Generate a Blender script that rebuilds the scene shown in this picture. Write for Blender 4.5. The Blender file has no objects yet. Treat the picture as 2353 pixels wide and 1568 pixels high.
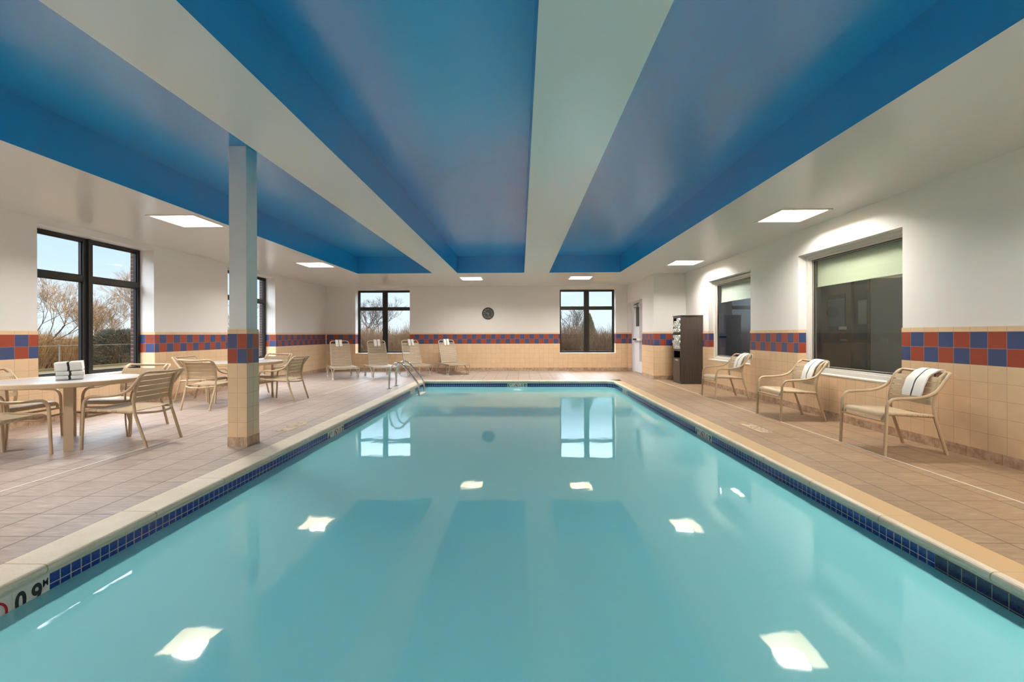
import bpy, bmesh, math, random
from mathutils import Vector, Matrix
random.seed(7)
sc = bpy.context.scene
COL = sc.collection
PI = math.pi

# ------------------------------------------------------------------ helpers
def lin(r, g, b):
    f = lambda c: (c/255)/12.92 if c/255 <= .04045 else ((c/255+.055)/1.055)**2.4
    return (f(r), f(g), f(b), 1)

class MB:
    """collects faces, builds ONE mesh object"""
    def __init__(s): s.v = []; s.f = []; s.m = []
    def add(s, vs, fs, m=0):
        o = len(s.v); s.v += [tuple(p) for p in vs]
        s.f += [tuple(i+o for i in f) for f in fs]; s.m += [m]*len(fs)
        return s
    def box(s, x0, x1, y0, y1, z0, z1, m=0):
        return s.add([(x0,y0,z0),(x1,y0,z0),(x1,y1,z0),(x0,y1,z0),(x0,y0,z1),(x1,y0,z1),(x1,y1,z1),(x0,y1,z1)],
              [(0,3,2,1),(4,5,6,7),(0,1,5,4),(1,2,6,5),(2,3,7,6),(3,0,4,7)], m)
    def quad(s, a, b, c, d, m=0): return s.add([a,b,c,d], [(0,1,2,3)], m)
    def tube(s, pts, r, n=10, m=0, caps=True):
        P = [Vector(p) for p in pts]; k = len(P)
        R = r if isinstance(r, (list, tuple)) else [r]*k
        T = []
        for i in range(k):
            t = P[min(i+1,k-1)]-P[max(i-1,0)]
            T.append(t.normalized() if t.length > 1e-9 else Vector((0,0,1)))
        a = Vector((0,0,1)) if abs(T[0].z) < .9 else Vector((1,0,0))
        N = (a - T[0]*a.dot(T[0])).normalized()
        vs = []
        for i in range(k):
            N = (N - T[i]*N.dot(T[i]))
            N = N.normalized() if N.length > 1e-6 else T[i].orthogonal().normalized()
            B = T[i].cross(N)
            for j in range(n):
                th = 2*PI*j/n
                vs.append(P[i] + (N*math.cos(th)+B*math.sin(th))*R[i])
        fs = [(i*n+j, i*n+(j+1)%n, (i+1)*n+(j+1)%n, (i+1)*n+j) for i in range(k-1) for j in range(n)]
        if caps: fs += [tuple(range(n-1,-1,-1)), tuple((k-1)*n+j for j in range(n))]
        return s.add(vs, fs, m)
    def lathe(s, prof, n=32, c=(0,0,0), m=0):
        vs = [(c[0]+r*math.cos(2*PI*j/n), c[1]+r*math.sin(2*PI*j/n), c[2]+z) for r, z in prof for j in range(n)]
        k = len(prof)
        fs = [(i*n+j, i*n+(j+1)%n, (i+1)*n+(j+1)%n, (i+1)*n+j) for i in range(k-1) for j in range(n)]
        fs += [tuple(range(n-1,-1,-1)), tuple((k-1)*n+j for j in range(n))]
        return s.add(vs, fs, m)
    def sheet(s, rows, th, m=0, mfun=None):
        """thick sheet: rows = list of lists of Vector (grid), thickness th along the local normal"""
        h, w = len(rows), len(rows[0])
        top = []; bot = []
        for i in range(h):
            for j in range(w):
                du = rows[i][min(j+1,w-1)]-rows[i][max(j-1,0)]
                dv = rows[min(i+1,h-1)][j]-rows[max(i-1,0)][j]
                n = du.cross(dv); n = n.normalized() if n.length > 1e-12 else Vector((0,0,1))
                top.append(rows[i][j]+n*th/2); bot.append(rows[i][j]-n*th/2)
        o = len(s.v); s.v += [tuple(p) for p in top+bot]; K = h*w
        def q(f, mm): s.f.append(tuple(o+i for i in f)); s.m.append(mm)
        for i in range(h-1):
            for j in range(w-1):
                mm = mfun(i, j) if mfun else m
                a,b,c,d = i*w+j, i*w+j+1, (i+1)*w+j+1, (i+1)*w+j
                q((a,b,c,d), mm); q((K+d,K+c,K+b,K+a), mm)
        for i in range(h-1):
            for j, fl in ((0,0),(w-1,1)):
                a,d = i*w+j, (i+1)*w+j
                mm = mfun(i, min(j,w-2)) if mfun else m
                q((a,d,K+d,K+a) if not fl else (d,a,K+a,K+d), mm)
        for j in range(w-1):
            for i, fl in ((0,0),(h-1,1)):
                a,b = i*w+j, i*w+j+1
                mm = mfun(min(i,h-2), j) if mfun else m
                q((b,a,K+a,K+b) if not fl else (a,b,K+b,K+a), mm)
        return s
    def build(s, name, mats, parent=None, smooth=False, bevel=0, seg=2, recalc=True):
        me = bpy.data.meshes.new(name)
        me.from_pydata(s.v, [], s.f)
        mats = mats if isinstance(mats, (list, tuple)) else [mats]
        for mt in mats: me.materials.append(mt)
        if len(mats) > 1: me.polygons.foreach_set('material_index', s.m)
        if recalc or bevel:
            bm = bmesh.new(); bm.from_mesh(me)
            if bevel:
                bmesh.ops.bevel(bm, geom=[e for e in bm.edges if len(e.link_faces)==2 and e.calc_face_angle(0) > .6],
                                offset=bevel, segments=seg, affect='EDGES', profile=.5, clamp_overlap=True)
            bmesh.ops.recalc_face_normals(bm, faces=bm.faces)
            bm.to_mesh(me); bm.free()
        if smooth:
            me.polygons.foreach_set('use_smooth', [True]*len(me.polygons))
            me.set_sharp_from_angle(angle=math.radians(smooth if smooth is not True else 40))
        me.update()
        o = bpy.data.objects.new(name, me); COL.objects.link(o)
        if parent: o.parent = parent
        return o

def tag(o, label=None, cat=None, group=None, kind=None):
    if label: o['label'] = label
    if cat: o['category'] = cat
    if group: o['group'] = group
    if kind: o['kind'] = kind
    return o
def thing(name, label, cat, loc=(0,0,0), rz=0, group=None):
    o = bpy.data.objects.new(name, None); COL.objects.link(o)
    o.location = loc; o.rotation_euler = (0,0,rz); o.empty_display_size = .1
    return tag(o, label, cat, group)
def struct(o): o['kind'] = 'structure'; return o
def dup(root, loc, rz, label=None, group=None):
    r = root.copy(); COL.objects.link(r); r.location = loc; r.rotation_euler = (0,0,rz)
    if label: r['label'] = label
    if group: r['group'] = group
    for ch in list(root.children):
        c = ch.copy(); COL.objects.link(c); c.parent = r
        for g in list(ch.children):
            d = g.copy(); COL.objects.link(d); d.parent = c
    return r
def smooth_path(pts, n=6):
    P = [Vector(p) for p in pts]; out = []
    for i in range(len(P)-1):
        p0 = P[i-1] if i else P[i]*2-P[i+1]; p1 = P[i]; p2 = P[i+1]
        p3 = P[i+2] if i+2 < len(P) else P[i+1]*2-P[i]
        for k in range(n):
            t = k/n
            out.append(.5*((2*p1)+(p2-p0)*t+(2*p0-5*p1+4*p2-p3)*t*t+(3*p1-p0-3*p2+p3)*t**3))
    out.append(P[-1]); return out
def round_path(pts, r, n=5):
    """polyline with rounded corners"""
    P = [Vector(p) for p in pts]; out = [P[0]]
    for i in range(1, len(P)-1):
        a, b, c = P[i-1], P[i], P[i+1]
        d1 = (a-b); d2 = (c-b); rr = min(r, d1.length*.49, d2.length*.49)
        p = b+d1.normalized()*rr; q = b+d2.normalized()*rr
        for k in range(n+1):
            t = k/n; out.append(p*(1-t)**2+b*2*t*(1-t)+q*t*t)
    out.append(P[-1]); return out
def text_faces(s, size, font_bold=0.0, align='LEFT'):
    cu = bpy.data.curves.new('tmp', 'FONT'); cu.body = s; cu.size = size; cu.align_x = align
    cu.offset = font_bold; cu.extrude = 0; cu.resolution_u = 6
    ob = bpy.data.objects.new('tmp', cu); COL.objects.link(ob)
    dg = bpy.context.evaluated_depsgraph_get(); dg.update()
    me = bpy.data.meshes.new_from_object(ob.evaluated_get(dg))
    vs = [tuple(v.co) for v in me.vertices]; fs = [tuple(p.vertices) for p in me.polygons]
    bpy.data.objects.remove(ob); bpy.data.curves.remove(cu); bpy.data.meshes.remove(me)
    return vs, fs

# ------------------------------------------------------------------ materials
class NT:
    def __init__(s, mat): s.t = mat.node_tree; s.n = s.t.nodes; s.l = s.t.links
    def new(s, ty, **kw):
        n = s.n.new(ty)
        for k, v in kw.items(): setattr(n, k, v)
        return n
    def val(s, sock, v):
        if hasattr(v, 'is_output'): s.l.new(v, sock)
        else: sock.default_value = v
    def math(s, op, a, b=0.0, c=None):
        n = s.n.new('ShaderNodeMath'); n.operation = op
        s.val(n.inputs[0], a); s.val(n.inputs[1], b)
        if c is not None: s.val(n.inputs[2], c)
        return n.outputs[0]
    def mix(s, f, a, b):
        n = s.n.new('ShaderNodeMix'); n.data_type = 'RGBA'
        s.val(n.inputs[0], f); s.val(n.inputs[6], a); s.val(n.inputs[7], b); return n.outputs[2]
    def noise(s, scale, detail=3, vec=None, rough=.55):
        n = s.n.new('ShaderNodeTexNoise'); n.inputs['Scale'].default_value = scale
        n.inputs['Detail'].default_value = detail; n.inputs['Roughness'].default_value = rough
        if vec: s.l.new(vec, n.inputs['Vector'])
        return n
    def ramp(s, fac, stops):
        n = s.n.new('ShaderNodeValToRGB'); e = n.color_ramp.elements
        e[0].position, e[0].color = stops[0]; e[1].position, e[1].color = stops[-1]
        for p, c in stops[1:-1]: x = e.new(p); x.color = c
        s.val(n.inputs[0], fac); return n.outputs[0]
    def bump(s, h, strength, dist=.01):
        n = s.n.new('ShaderNodeBump'); n.inputs['Strength'].default_value = strength
        n.inputs['Distance'].default_value = dist; s.l.new(h, n.inputs['Height']); return n.outputs[0]
    def pos(s):
        g = s.n.new('ShaderNodeNewGeometry'); x = s.n.new('ShaderNodeSeparateXYZ'); s.l.new(g.outputs['Position'], x.inputs[0])
        y = s.n.new('ShaderNodeSeparateXYZ'); s.l.new(g.outputs['True Normal'], y.inputs[0])
        return g, x.outputs, y.outputs
def mat(name, col, rough=.5, ior=1.45, metal=0, spec=None, noise=None, bump=None, coords='Object'):
    """noise=(scale, amount) colour variation; bump=(scale, strength, dist)"""
    m = bpy.data.materials.new(name); m.use_nodes = True; t = NT(m)
    b = t.n['Principled BSDF']
    b.inputs['Base Color'].default_value = col; b.inputs['Roughness'].default_value = rough
    b.inputs['IOR'].default_value = ior; b.inputs['Metallic'].default_value = metal
    if spec is not None: b.inputs['Specular IOR Level'].default_value = spec
    if noise or bump:
        tc = t.new('ShaderNodeTexCoord').outputs[coords]
    if noise:
        n = t.noise(noise[0], 4, tc)
        dark = tuple(c*(1-noise[1]) for c in col[:3])+(1,); lite = tuple(min(1, c*(1+noise[1])) for c in col[:3])+(1,)
        t.l.new(t.ramp(n.outputs['Fac'], [(.3, dark), (.7, lite)]), b.inputs['Base Color'])
    if bump:
        n = t.noise(bump[0], 3, tc); t.l.new(t.bump(n.outputs['Fac'], bump[1], bump[2]), b.inputs['Normal'])
    return m

M = {}
M['paint']  = mat('wall paint', lin(236,232,229), .45, bump=(60,.04,.004))
M['soffit'] = mat('semi gloss soffit paint', lin(220,219,217), .24, 1.75, bump=(45,.035,.004))
M['blue']   = mat('gloss blue ceiling paint', lin(6,146,206), .24, 2.2, bump=(45,.03,.004))
M['tube']   = mat('tan powder coated aluminium', lin(196,172,142), .38)
M['strap']  = mat('tan vinyl strap', lin(192,170,140), .42)
M['lstrap'] = mat('beige vinyl strap', lin(170,154,132), .45)
M['ltube']  = mat('sand powder coated tube', lin(188,172,152), .38)
M['white_plastic'] = mat('white plastic', lin(232,228,220), .4)
M['towel']  = mat('white terry cloth', lin(238,235,230), .95, bump=(420,.35,.004))
M['stripe'] = mat('charcoal towel stripe', lin(74,78,84), .9)
M['stripe_black'] = mat('black towel stripe', lin(44,46,46), .9)
M['steel']  = mat('stainless steel', (.62,.61,.6,1), .18, metal=1)
M['black_frame'] = mat('dark bronze window frame', lin(30,28,27), .35)
M['white_trim'] = mat('white window trim', lin(222,216,208), .4)
M['black']  = mat('black', lin(22,22,24), .4)
M['gasket'] = mat('dark gasket', lin(58,54,48), .6)
M['letter'] = mat('black glazed lettering', lin(24,26,32), .35)
M['red_ring'] = mat('red glazed ring', lin(170,30,40), .35)
M['marker_tile'] = mat('white marker tile', lin(226,226,216), .25)
M['door']   = mat('white painted steel door', lin(222,222,226), .4)
M['door_grey'] = mat('grey painted steel', lin(176,172,178), .4)
M['lamp_trim'] = mat('white lamp trim', lin(220,214,204), .45)
M['pan']    = mat('cream reflector', lin(224,212,188), .5)
M['shade']  = mat('sage roller shade fabric', lin(214,220,196), .8, noise=(350,.06))
M['corridor'] = mat('grey corridor wall', lin(168,167,163), .6)
M['corridor_end'] = mat('blue grey corridor wall', lin(150,154,168), .6)
M['corridor_dark'] = mat('dark corridor floor', lin(70,68,66), .4)
M['storefront'] = mat('dark bronze door frame', lin(52,48,48), .4)
M['blue_glass'] = mat('dark blue glass', lin(40,58,74), .12)
M['paper']  = mat('grey green paper', lin(170,182,176), .8)
M['paper_blue'] = mat('blue grey paper', lin(112,134,146), .8)
M['clock_face'] = mat('charcoal clock face', lin(56,56,56), .5)
M['clock_rim'] = mat('black clock rim', lin(34,30,30), .3)
M['clock_white'] = mat('pale grey clock marks', lin(190,190,186), .5)
M['concrete'] = mat('concrete', lin(62,54,40), 1, spec=0, noise=(3,.12))
M['drygrass'] = mat('dry grass ground', lin(80,64,36), 1, spec=0, noise=(1.4,.35))
M['bark']   = mat('pale brown bark', lin(52,42,28), .9, noise=(20,.25))
M['twig']   = mat('tan twigs', lin(88,64,32), .9)
M['darkbark'] = mat('dark brown bark', lin(46,37,30), .9)
M['brush_tan'] = mat('golden brown brush', lin(84,60,30), .95)
M['brush_brown'] = mat('brown brush', lin(66,46,22), .95)
M['brush_dark'] = mat('dark grey brown brush', lin(60,42,20), .95)
M['evergreen'] = mat('dark evergreen needles', lin(34,32,15), .9)
M['conifer'] = mat('olive conifer needles', lin(50,48,24), .9)
M['fence']  = mat('weathered grey metal', lin(54,52,42), .6)
M['plaster'] = mat('pale aqua pool plaster', lin(226,244,242), .7)
M['grout_white'] = mat('pale pool grout', lin(206,206,192), .7)
M['faded_tile'] = mat('faded deck marker tile', lin(196,176,148), .5, noise=(9,.12))
M['faded_letter'] = mat('faded grey lettering', lin(140,122,102), .6)
M['worn_white'] = mat('worn white tile', lin(226,220,212), .4)
M['roof'] = mat('roof', lin(60,60,60), .9)

def emission(name, col, s):
    m = bpy.data.materials.new(name); m.use_nodes = True; t = NT(m)
    t.n.remove(t.n['Principled BSDF']); e = t.new('ShaderNodeEmission')
    e.inputs[0].default_value = col; e.inputs[1].default_value = s
    t.l.new(e.outputs[0], t.n['Material Output'].inputs[0]); return m
LAMP = 84.0
M['lamp'] = emission('warm lamp panel', (1,.955,.875,1), LAMP)
M['corridor_fill'] = emission('corridor fill glow', (.9,.95,1,1), 7.0)  # glow of the fill panels added in the corridor
M['pool_lamp'] = emission('pool lamp', (.95,1,.92,1), 5)

P0 = .1555
PXR = 2.315
def tile_mat(name, x0, y0, pu=P0, par=0):
    m = bpy.data.materials.new(name); m.use_nodes = True; t = NT(m); b = t.n['Principled BSDF']
    g, p, n = t.pos()
    useY = t.math('GREATER_THAN', t.math('ABSOLUTE', n[0]), .5)
    ux = t.math('DIVIDE', t.math('SUBTRACT', p[0], x0), pu); uy = t.math('DIVIDE', t.math('SUBTRACT', p[1], y0), pu)
    u = t.math('ADD', t.math('MULTIPLY', uy, useY), t.math('MULTIPLY', ux, t.math('SUBTRACT', 1.0, useY)))
    v = t.math('DIVIDE', t.math('SUBTRACT', p[2], .0965), P0)
    iu = t.math('FLOOR', u); iv = t.math('FLOOR', v)
    fu = t.math('SUBTRACT', u, iu); fv = t.math('SUBTRACT', v, iv)
    du = t.math('MULTIPLY', t.math('MINIMUM', fu, t.math('SUBTRACT', 1.0, fu)), pu)
    dv = t.math('MULTIPLY', t.math('MINIMUM', fv, t.math('SUBTRACT', 1.0, fv)), P0)
    cap = t.math('GREATER_THAN', p[2], 1.1845)
    band = t.math('MULTIPLY', t.math('GREATER_THAN', p[2], .874), t.math('SUBTRACT', 1.0, cap))
    dv2 = t.math('ADD', dv, t.math('MULTIPLY', cap, 1.0))
    d = t.math('MINIMUM', du, dv2)
    grout = t.math('LESS_THAN', d, .0017)
    odd = t.math('MODULO', t.math('ADD', t.math('ADD', iu, iv), 1000.0+par), 2.0)
    wn = t.new('ShaderNodeTexWhiteNoise', noise_dimensions='2D'); cx = t.new('ShaderNodeCombineXYZ')
    t.l.new(iu, cx.inputs[0]); t.l.new(iv, cx.inputs[1]); t.l.new(cx.outputs[0], wn.inputs['Vector'])
    jit = t.math('MULTIPLY_ADD', wn.outputs['Value'], .06, .97)
    nz = t.noise(9, 4, g.outputs['Position']); jit = t.math('MULTIPLY', jit, t.math('MULTIPLY_ADD', nz.outputs['Fac'], .14, .93))
    beige = lin(230,198,160); red = lin(152,68,48); blue = lin(62,76,118)
    c = t.mix(band, beige, t.mix(odd, blue, red))
    hs = t.new('ShaderNodeVectorMath', operation='SCALE'); t.l.new(c, hs.inputs[0]); t.l.new(jit, hs.inputs['Scale'])
    gc = t.mix(band, lin(196,160,122), lin(172,140,138))
    c2 = t.mix(grout, hs.outputs[0], gc)
    t.l.new(c2, b.inputs['Base Color'])
    t.l.new(t.math('MULTIPLY_ADD', grout, .5, .28), b.inputs['Roughness'])
    hgt = t.math('MINIMUM', t.math('DIVIDE', d, .003), 1.0)
    t.l.new(t.bump(hgt, .35, .0015), b.inputs['Normal'])
    return m
def stone_base_mat():
    m = bpy.data.materials.new('mottled stone base tile'); m.use_nodes = True; t = NT(m); b = t.n['Principled BSDF']
    g, p, n = t.pos()
    useY = t.math('GREATER_THAN', t.math('ABSOLUTE', n[0]), .5)
    u = t.math('ADD', t.math('MULTIPLY', p[1], useY), t.math('MULTIPLY', p[0], t.math('SUBTRACT', 1.0, useY)))
    u = t.math('DIVIDE', t.math('ADD', u, 50.04), .31); fu = t.math('FRACT', u)
    grout = t.math('LESS_THAN', fu, .012)
    nz = t.noise(14, 6, g.outputs['Position'], .65)
    c = t.ramp(nz.outputs['Fac'], [(.3, lin(150,118,92)), (.5, lin(188,158,132)), (.72, lin(214,190,166))])
    t.l.new(t.mix(grout, c, lin(120,92,70)), b.inputs['Base Color']); b.inputs['Roughness'].default_value = .4
    return m
def floor_mat():
    m = bpy.data.materials.new('stone look deck tile'); m.use_nodes = True; t = NT(m); b = t.n['Principled BSDF']
    g, p, n = t.pos(); pu = .309
    u = t.math('DIVIDE', t.math('ADD', p[0], 2.855+30.9), pu); v = t.math('DIVIDE', t.math('ADD', p[1], 30.9-2.458), pu)
    iu = t.math('FLOOR', u); iv = t.math('FLOOR', v)
    fu = t.math('FRACT', u); fv = t.math('FRACT', v)
    d = t.math('MULTIPLY', t.math('MINIMUM', t.math('MINIMUM', fu, t.math('SUBTRACT', 1.0, fu)), t.math('MINIMUM', fv, t.math('SUBTRACT', 1.0, fv))), pu)
    dx = t.math('MULTIPLY', t.math('MINIMUM', fu, t.math('SUBTRACT', 1.0, fu)), pu)
    grout = t.math('MAXIMUM', t.math('LESS_THAN', d, .0026), t.math('LESS_THAN', dx, .0042))
    wn = t.new('ShaderNodeTexWhiteNoise', noise_dimensions='2D'); cx = t.new('ShaderNodeCombineXYZ')
    t.l.new(iu, cx.inputs[0]); t.l.new(iv, cx.inputs[1]); t.l.new(cx.outputs[0], wn.inputs['Vector'])
    mp = t.new('ShaderNodeMapping'); t.l.new(g.outputs['Position'], mp.inputs['Vector'])
    mp.inputs['Rotation'].default_value = (0,0,.6); mp.inputs['Scale'].default_value = (3,14,3)
    n1 = t.noise(2.2, 6, mp.outputs[0], .6); n2 = t.noise(1.1, 3, g.outputs['Position'])
    c = t.ramp(n1.outputs['Fac'], [(.3, lin(150,132,121)), (.55, lin(172,155,145)), (.75, lin(192,177,167))])
    hs = t.new('ShaderNodeVectorMath', operation='SCALE'); t.l.new(c, hs.inputs[0])
    t.l.new(t.math('MULTIPLY', t.math('MULTIPLY_ADD', wn.outputs['Value'], .14, .93), t.math('MULTIPLY_ADD', n2.outputs['Fac'], .3, .85)), hs.inputs['Scale'])
    right = t.math('GREATER_THAN', p[0], 1.5)      # right hand deck tinted browner: warm lamplight put into the tile colour
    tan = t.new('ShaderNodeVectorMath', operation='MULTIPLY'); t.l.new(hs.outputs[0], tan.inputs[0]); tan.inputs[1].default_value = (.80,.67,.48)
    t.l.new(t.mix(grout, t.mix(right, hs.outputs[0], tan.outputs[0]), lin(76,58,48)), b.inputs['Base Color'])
    t.l.new(t.math('MULTIPLY_ADD', n1.outputs['Fac'], .2, .32), b.inputs['Roughness'])
    h = t.math('ADD', t.math('MINIMUM', t.math('DIVIDE', d, .004), 1.0), t.math('MULTIPLY', n1.outputs['Fac'], .5))
    t.l.new(t.bump(h, .3, .003), b.inputs['Normal'])
    return m
def coping_mat():
    m = bpy.data.materials.new('cast stone coping'); m.use_nodes = True; t = NT(m); b = t.n['Principled BSDF']
    g, p, n = t.pos()
    inY = t.math('LESS_THAN', p[1], 10.86)
    u = t.math('ADD', t.math('MULTIPLY', t.math('SUBTRACT', p[1], .178), inY), t.math('MULTIPLY', t.math('ADD', p[0], 20.0), t.math('SUBTRACT', 1.0, inY)))
    u = t.math('DIVIDE', t.math('ADD', u, 66.0), .66); fu = t.math('FRACT', u)
    joint = t.math('LESS_THAN', t.math('MINIMUM', fu, t.math('SUBTRACT', 1.0, fu)), .005)
    nz = t.noise(120, 3, g.outputs['Position']); n2 = t.noise(3, 4, g.outputs['Position'])
    c = t.ramp(t.math('MULTIPLY_ADD', n2.outputs['Fac'], .6, t.math('MULTIPLY', nz.outputs['Fac'], .4)), [(.3, lin(206,188,162)), (.65, lin(228,214,194))])
    c = t.mix(t.math('GREATER_THAN', p[0], PXR+.022), c, lin(196,162,118))    # right coping top tinted tan beside its pale nose, lighting painted into the colour
    t.l.new(t.mix(joint, c, lin(176,152,122)), b.inputs['Base Color']); b.inputs['Roughness'].default_value = .5
    h = t.math('SUBTRACT', t.math('MULTIPLY', nz.outputs['Fac'], .4), joint)
    t.l.new(t.bump(h, .4, .003), b.inputs['Normal']); return m
def pool_tile_mat(name, pitch, y0, dark):
    m = bpy.data.materials.new(name); m.use_nodes = True; t = NT(m); b = t.n['Principled BSDF']
    g, p, n = t.pos()
    useY = t.math('GREATER_THAN', t.math('ABSOLUTE', n[0]), .8)
    u = t.math('ADD', t.math('MULTIPLY', t.math('SUBTRACT', p[1], y0), useY), t.math('MULTIPLY', p[0], t.math('SUBTRACT', 1.0, useY)))
    u = t.math('ADD', t.math('DIVIDE', u, pitch), 400.0); v = t.math('DIVIDE', t.math('ADD', p[2], .0655+pitch*20), pitch)
    fu = t.math('FRACT', u); fv = t.math('FRACT', v); iu = t.math('FLOOR', u); iv = t.math('FLOOR', v)
    d = t.math('MULTIPLY', t.math('MINIMUM', t.math('MINIMUM', fu, t.math('SUBTRACT', 1.0, fu)), t.math('MINIMUM', fv, t.math('SUBTRACT', 1.0, fv))), pitch)
    grout = t.math('LESS_THAN', d, .0022)
    nz = t.noise(90, 4, g.outputs['Position'], .7)
    if dark: c = t.ramp(nz.outputs['Fac'], [(.35, lin(14,18,52)), (.7, lin(46,52,104))])
    else: c = t.ramp(nz.outputs['Fac'], [(.35, lin(10,32,108)), (.6, lin(22,54,140)), (.8, lin(78,106,182))])
    t.l.new(t.mix(grout, c, lin(196,196,188) if not dark else lin(130,128,120)), b.inputs['Base Color'])
    b.inputs['Roughness'].default_value = .2
    t.l.new(t.bump(t.math('MINIMUM', t.math('DIVIDE', d, .003), 1.0), .4, .002), b.inputs['Normal']); return m
def brick_mat():
    m = bpy.data.materials.new('dark brown brick'); m.use_nodes = True; t = NT(m); b = t.n['Principled BSDF']
    g, p, n = t.pos(); cb = t.new('ShaderNodeCombineXYZ')
    useY = t.math('GREATER_THAN', t.math('ABSOLUTE', n[0]), .5)
    u = t.math('ADD', t.math('MULTIPLY', p[1], useY), t.math('MULTIPLY', p[0], t.math('SUBTRACT', 1.0, useY)))
    t.l.new(u, cb.inputs[0]); t.l.new(p[2], cb.inputs[1])
    br = t.new('ShaderNodeTexBrick'); t.l.new(cb.outputs[0], br.inputs['Vector'])
    br.inputs['Color1'].default_value = lin(70,44,34); br.inputs['Color2'].default_value = lin(56,34,28); br.inputs['Mortar'].default_value = lin(120,112,102)
    br.inputs['Scale'].default_value = 1; br.inputs['Brick Width'].default_value = .2; br.inputs['Row Height'].default_value = .0676; br.inputs['Mortar Size'].default_value = .005
    t.l.new(br.outputs['Color'], b.inputs['Base Color']); b.inputs['Roughness'].default_value = .85; return m
def wood_mat():
    m = bpy.data.materials.new('dark walnut laminate'); m.use_nodes = True; t = NT(m); b = t.n['Principled BSDF']
    tc = t.new('ShaderNodeTexCoord').outputs['Object']; mp = t.new('ShaderNodeMapping'); t.l.new(tc, mp.inputs[0]); mp.inputs['Scale'].default_value = (60,60,1.2)
    nz = t.noise(1.3, 5, mp.outputs[0]); 
    t.l.new(t.ramp(nz.outputs['Fac'], [(.3, lin(46,39,36)), (.7, lin(78,68,63))]), b.inputs['Base Color']); b.inputs['Roughness'].default_value = .4; return m
def glass_mat(name, tint=(1,1,1,1), wire=False, ior=1.5):
    m = bpy.data.materials.new(name); m.use_nodes = True; t = NT(m); t.n.remove(t.n['Principled BSDF'])
    tr = t.new('ShaderNodeBsdfTransparent'); tr.inputs[0].default_value = tint
    gl = t.new('ShaderNodeBsdfGlossy'); gl.inputs['Roughness'].default_value = .01
    fr = t.new('ShaderNodeFresnel'); fr.inputs['IOR'].default_value = ior
    bf = t.new('ShaderNodeNewGeometry').outputs['Backfacing']; ff = t.math('MULTIPLY', fr.outputs[0], t.math('SUBTRACT', 1.0, bf))
    mx = t.new('ShaderNodeMixShader'); t.l.new(ff, mx.inputs[0]); t.l.new(tr.outputs[0], mx.inputs[1]); t.l.new(gl.outputs[0], mx.inputs[2])
    out = mx.outputs[0]
    if wire:
        g, p, n = t.pos(); a = t.math('DIVIDE', p[1], .0135); c = t.math('DIVIDE', p[2], .022)
        w = 0
        f1 = t.math('FRACT', t.math('ADD', t.math('ADD', a, c), 500.0)); f2 = t.math('FRACT', t.math('ADD', t.math('SUBTRACT', a, c), 500.0))
        w = t.math('MAXIMUM', t.math('LESS_THAN', f1, .03), t.math('LESS_THAN', f2, .03))
        df = t.new('ShaderNodeBsdfDiffuse'); df.inputs[0].default_value = lin(140,136,120)
        m2 = t.new('ShaderNodeMixShader'); t.l.new(w, m2.inputs[0]); t.l.new(out, m2.inputs[1]); t.l.new(df.outputs[0], m2.inputs[2]); out = m2.outputs[0]
    t.l.new(out, t.n['Material Output'].inputs[0]); return m
def water_mat():
    m = bpy.data.materials.new('pool water'); m.use_nodes = True; t = NT(m); t.n.remove(t.n['Principled BSDF'])
    g = t.new('ShaderNodeNewGeometry')
    n1 = t.noise(2.2, 2, g.outputs['Position']); n2 = t.noise(11, 2, g.outputs['Position'])
    h = t.math('ADD', n1.outputs['Fac'], t.math('MULTIPLY', n2.outputs['Fac'], .12))
    bp = t.bump(h, .045, .03)
    tr = t.new('ShaderNodeBsdfTransparent'); tr.inputs[0].default_value = (.97,.99,.99,1)
    gl = t.new('ShaderNodeBsdfGlossy'); gl.inputs['Roughness'].default_value = .03; t.l.new(bp, gl.inputs['Normal'])
    fr = t.new('ShaderNodeFresnel'); fr.inputs['IOR'].default_value = 1.95; t.l.new(bp, fr.inputs['Normal'])
    ff = t.math('MULTIPLY', fr.outputs[0], t.math('SUBTRACT', 1.0, g.outputs['Backfacing']))
    df = t.new('ShaderNodeBsdfDiffuse'); df.inputs[0].default_value = (.33,.88,.95,1)     # milky haze of treated water
    m0 = t.new('ShaderNodeMixShader'); m0.inputs[0].default_value = .78; t.l.new(tr.outputs[0], m0.inputs[1]); t.l.new(df.outputs[0], m0.inputs[2])
    mx = t.new('ShaderNodeMixShader'); t.l.new(ff, mx.inputs[0]); t.l.new(m0.outputs[0], mx.inputs[1]); t.l.new(gl.outputs[0], mx.inputs[2])
    t.l.new(mx.outputs[0], t.n['Material Output'].inputs['Surface'])
    vs = t.new('ShaderNodeVolumeScatter'); vs.inputs['Color'].default_value = (.35,.95,1,1); vs.inputs['Density'].default_value = 2.5
    va = t.new('ShaderNodeVolumeAbsorption'); va.inputs['Color'].default_value = (.0,.985,1,1); va.inputs['Density'].default_value = 1.1
    ad = t.new('ShaderNodeAddShader'); t.l.new(vs.outputs[0], ad.inputs[0]); t.l.new(va.outputs[0], ad.inputs[1])
    t.l.new(ad.outputs[0], t.n['Material Output'].inputs['Volume'])
    return m
M['tile_left'] = tile_mat('left wall tile', -6.375, 7.479); M['tile_right'] = tile_mat('right wall tile', 4.26, 4.798-P0)
M['tile_back'] = tile_mat('back wall tile', -3.459, 13.99); M['tile_jog'] = tile_mat('corner wall tile', 3.43, 11.24, par=1)
M['tile_col'] = tile_mat('column tile', -3.083, 4.479, .1035)
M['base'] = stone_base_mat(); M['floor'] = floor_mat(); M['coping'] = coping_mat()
M['ptile'] = pool_tile_mat('cobalt waterline tile', .0547, 2.188, False); M['ptile_dark'] = pool_tile_mat('navy step tile', .0735, 2.467, True)
M['brick'] = brick_mat(); M['wood'] = wood_mat()
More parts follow.
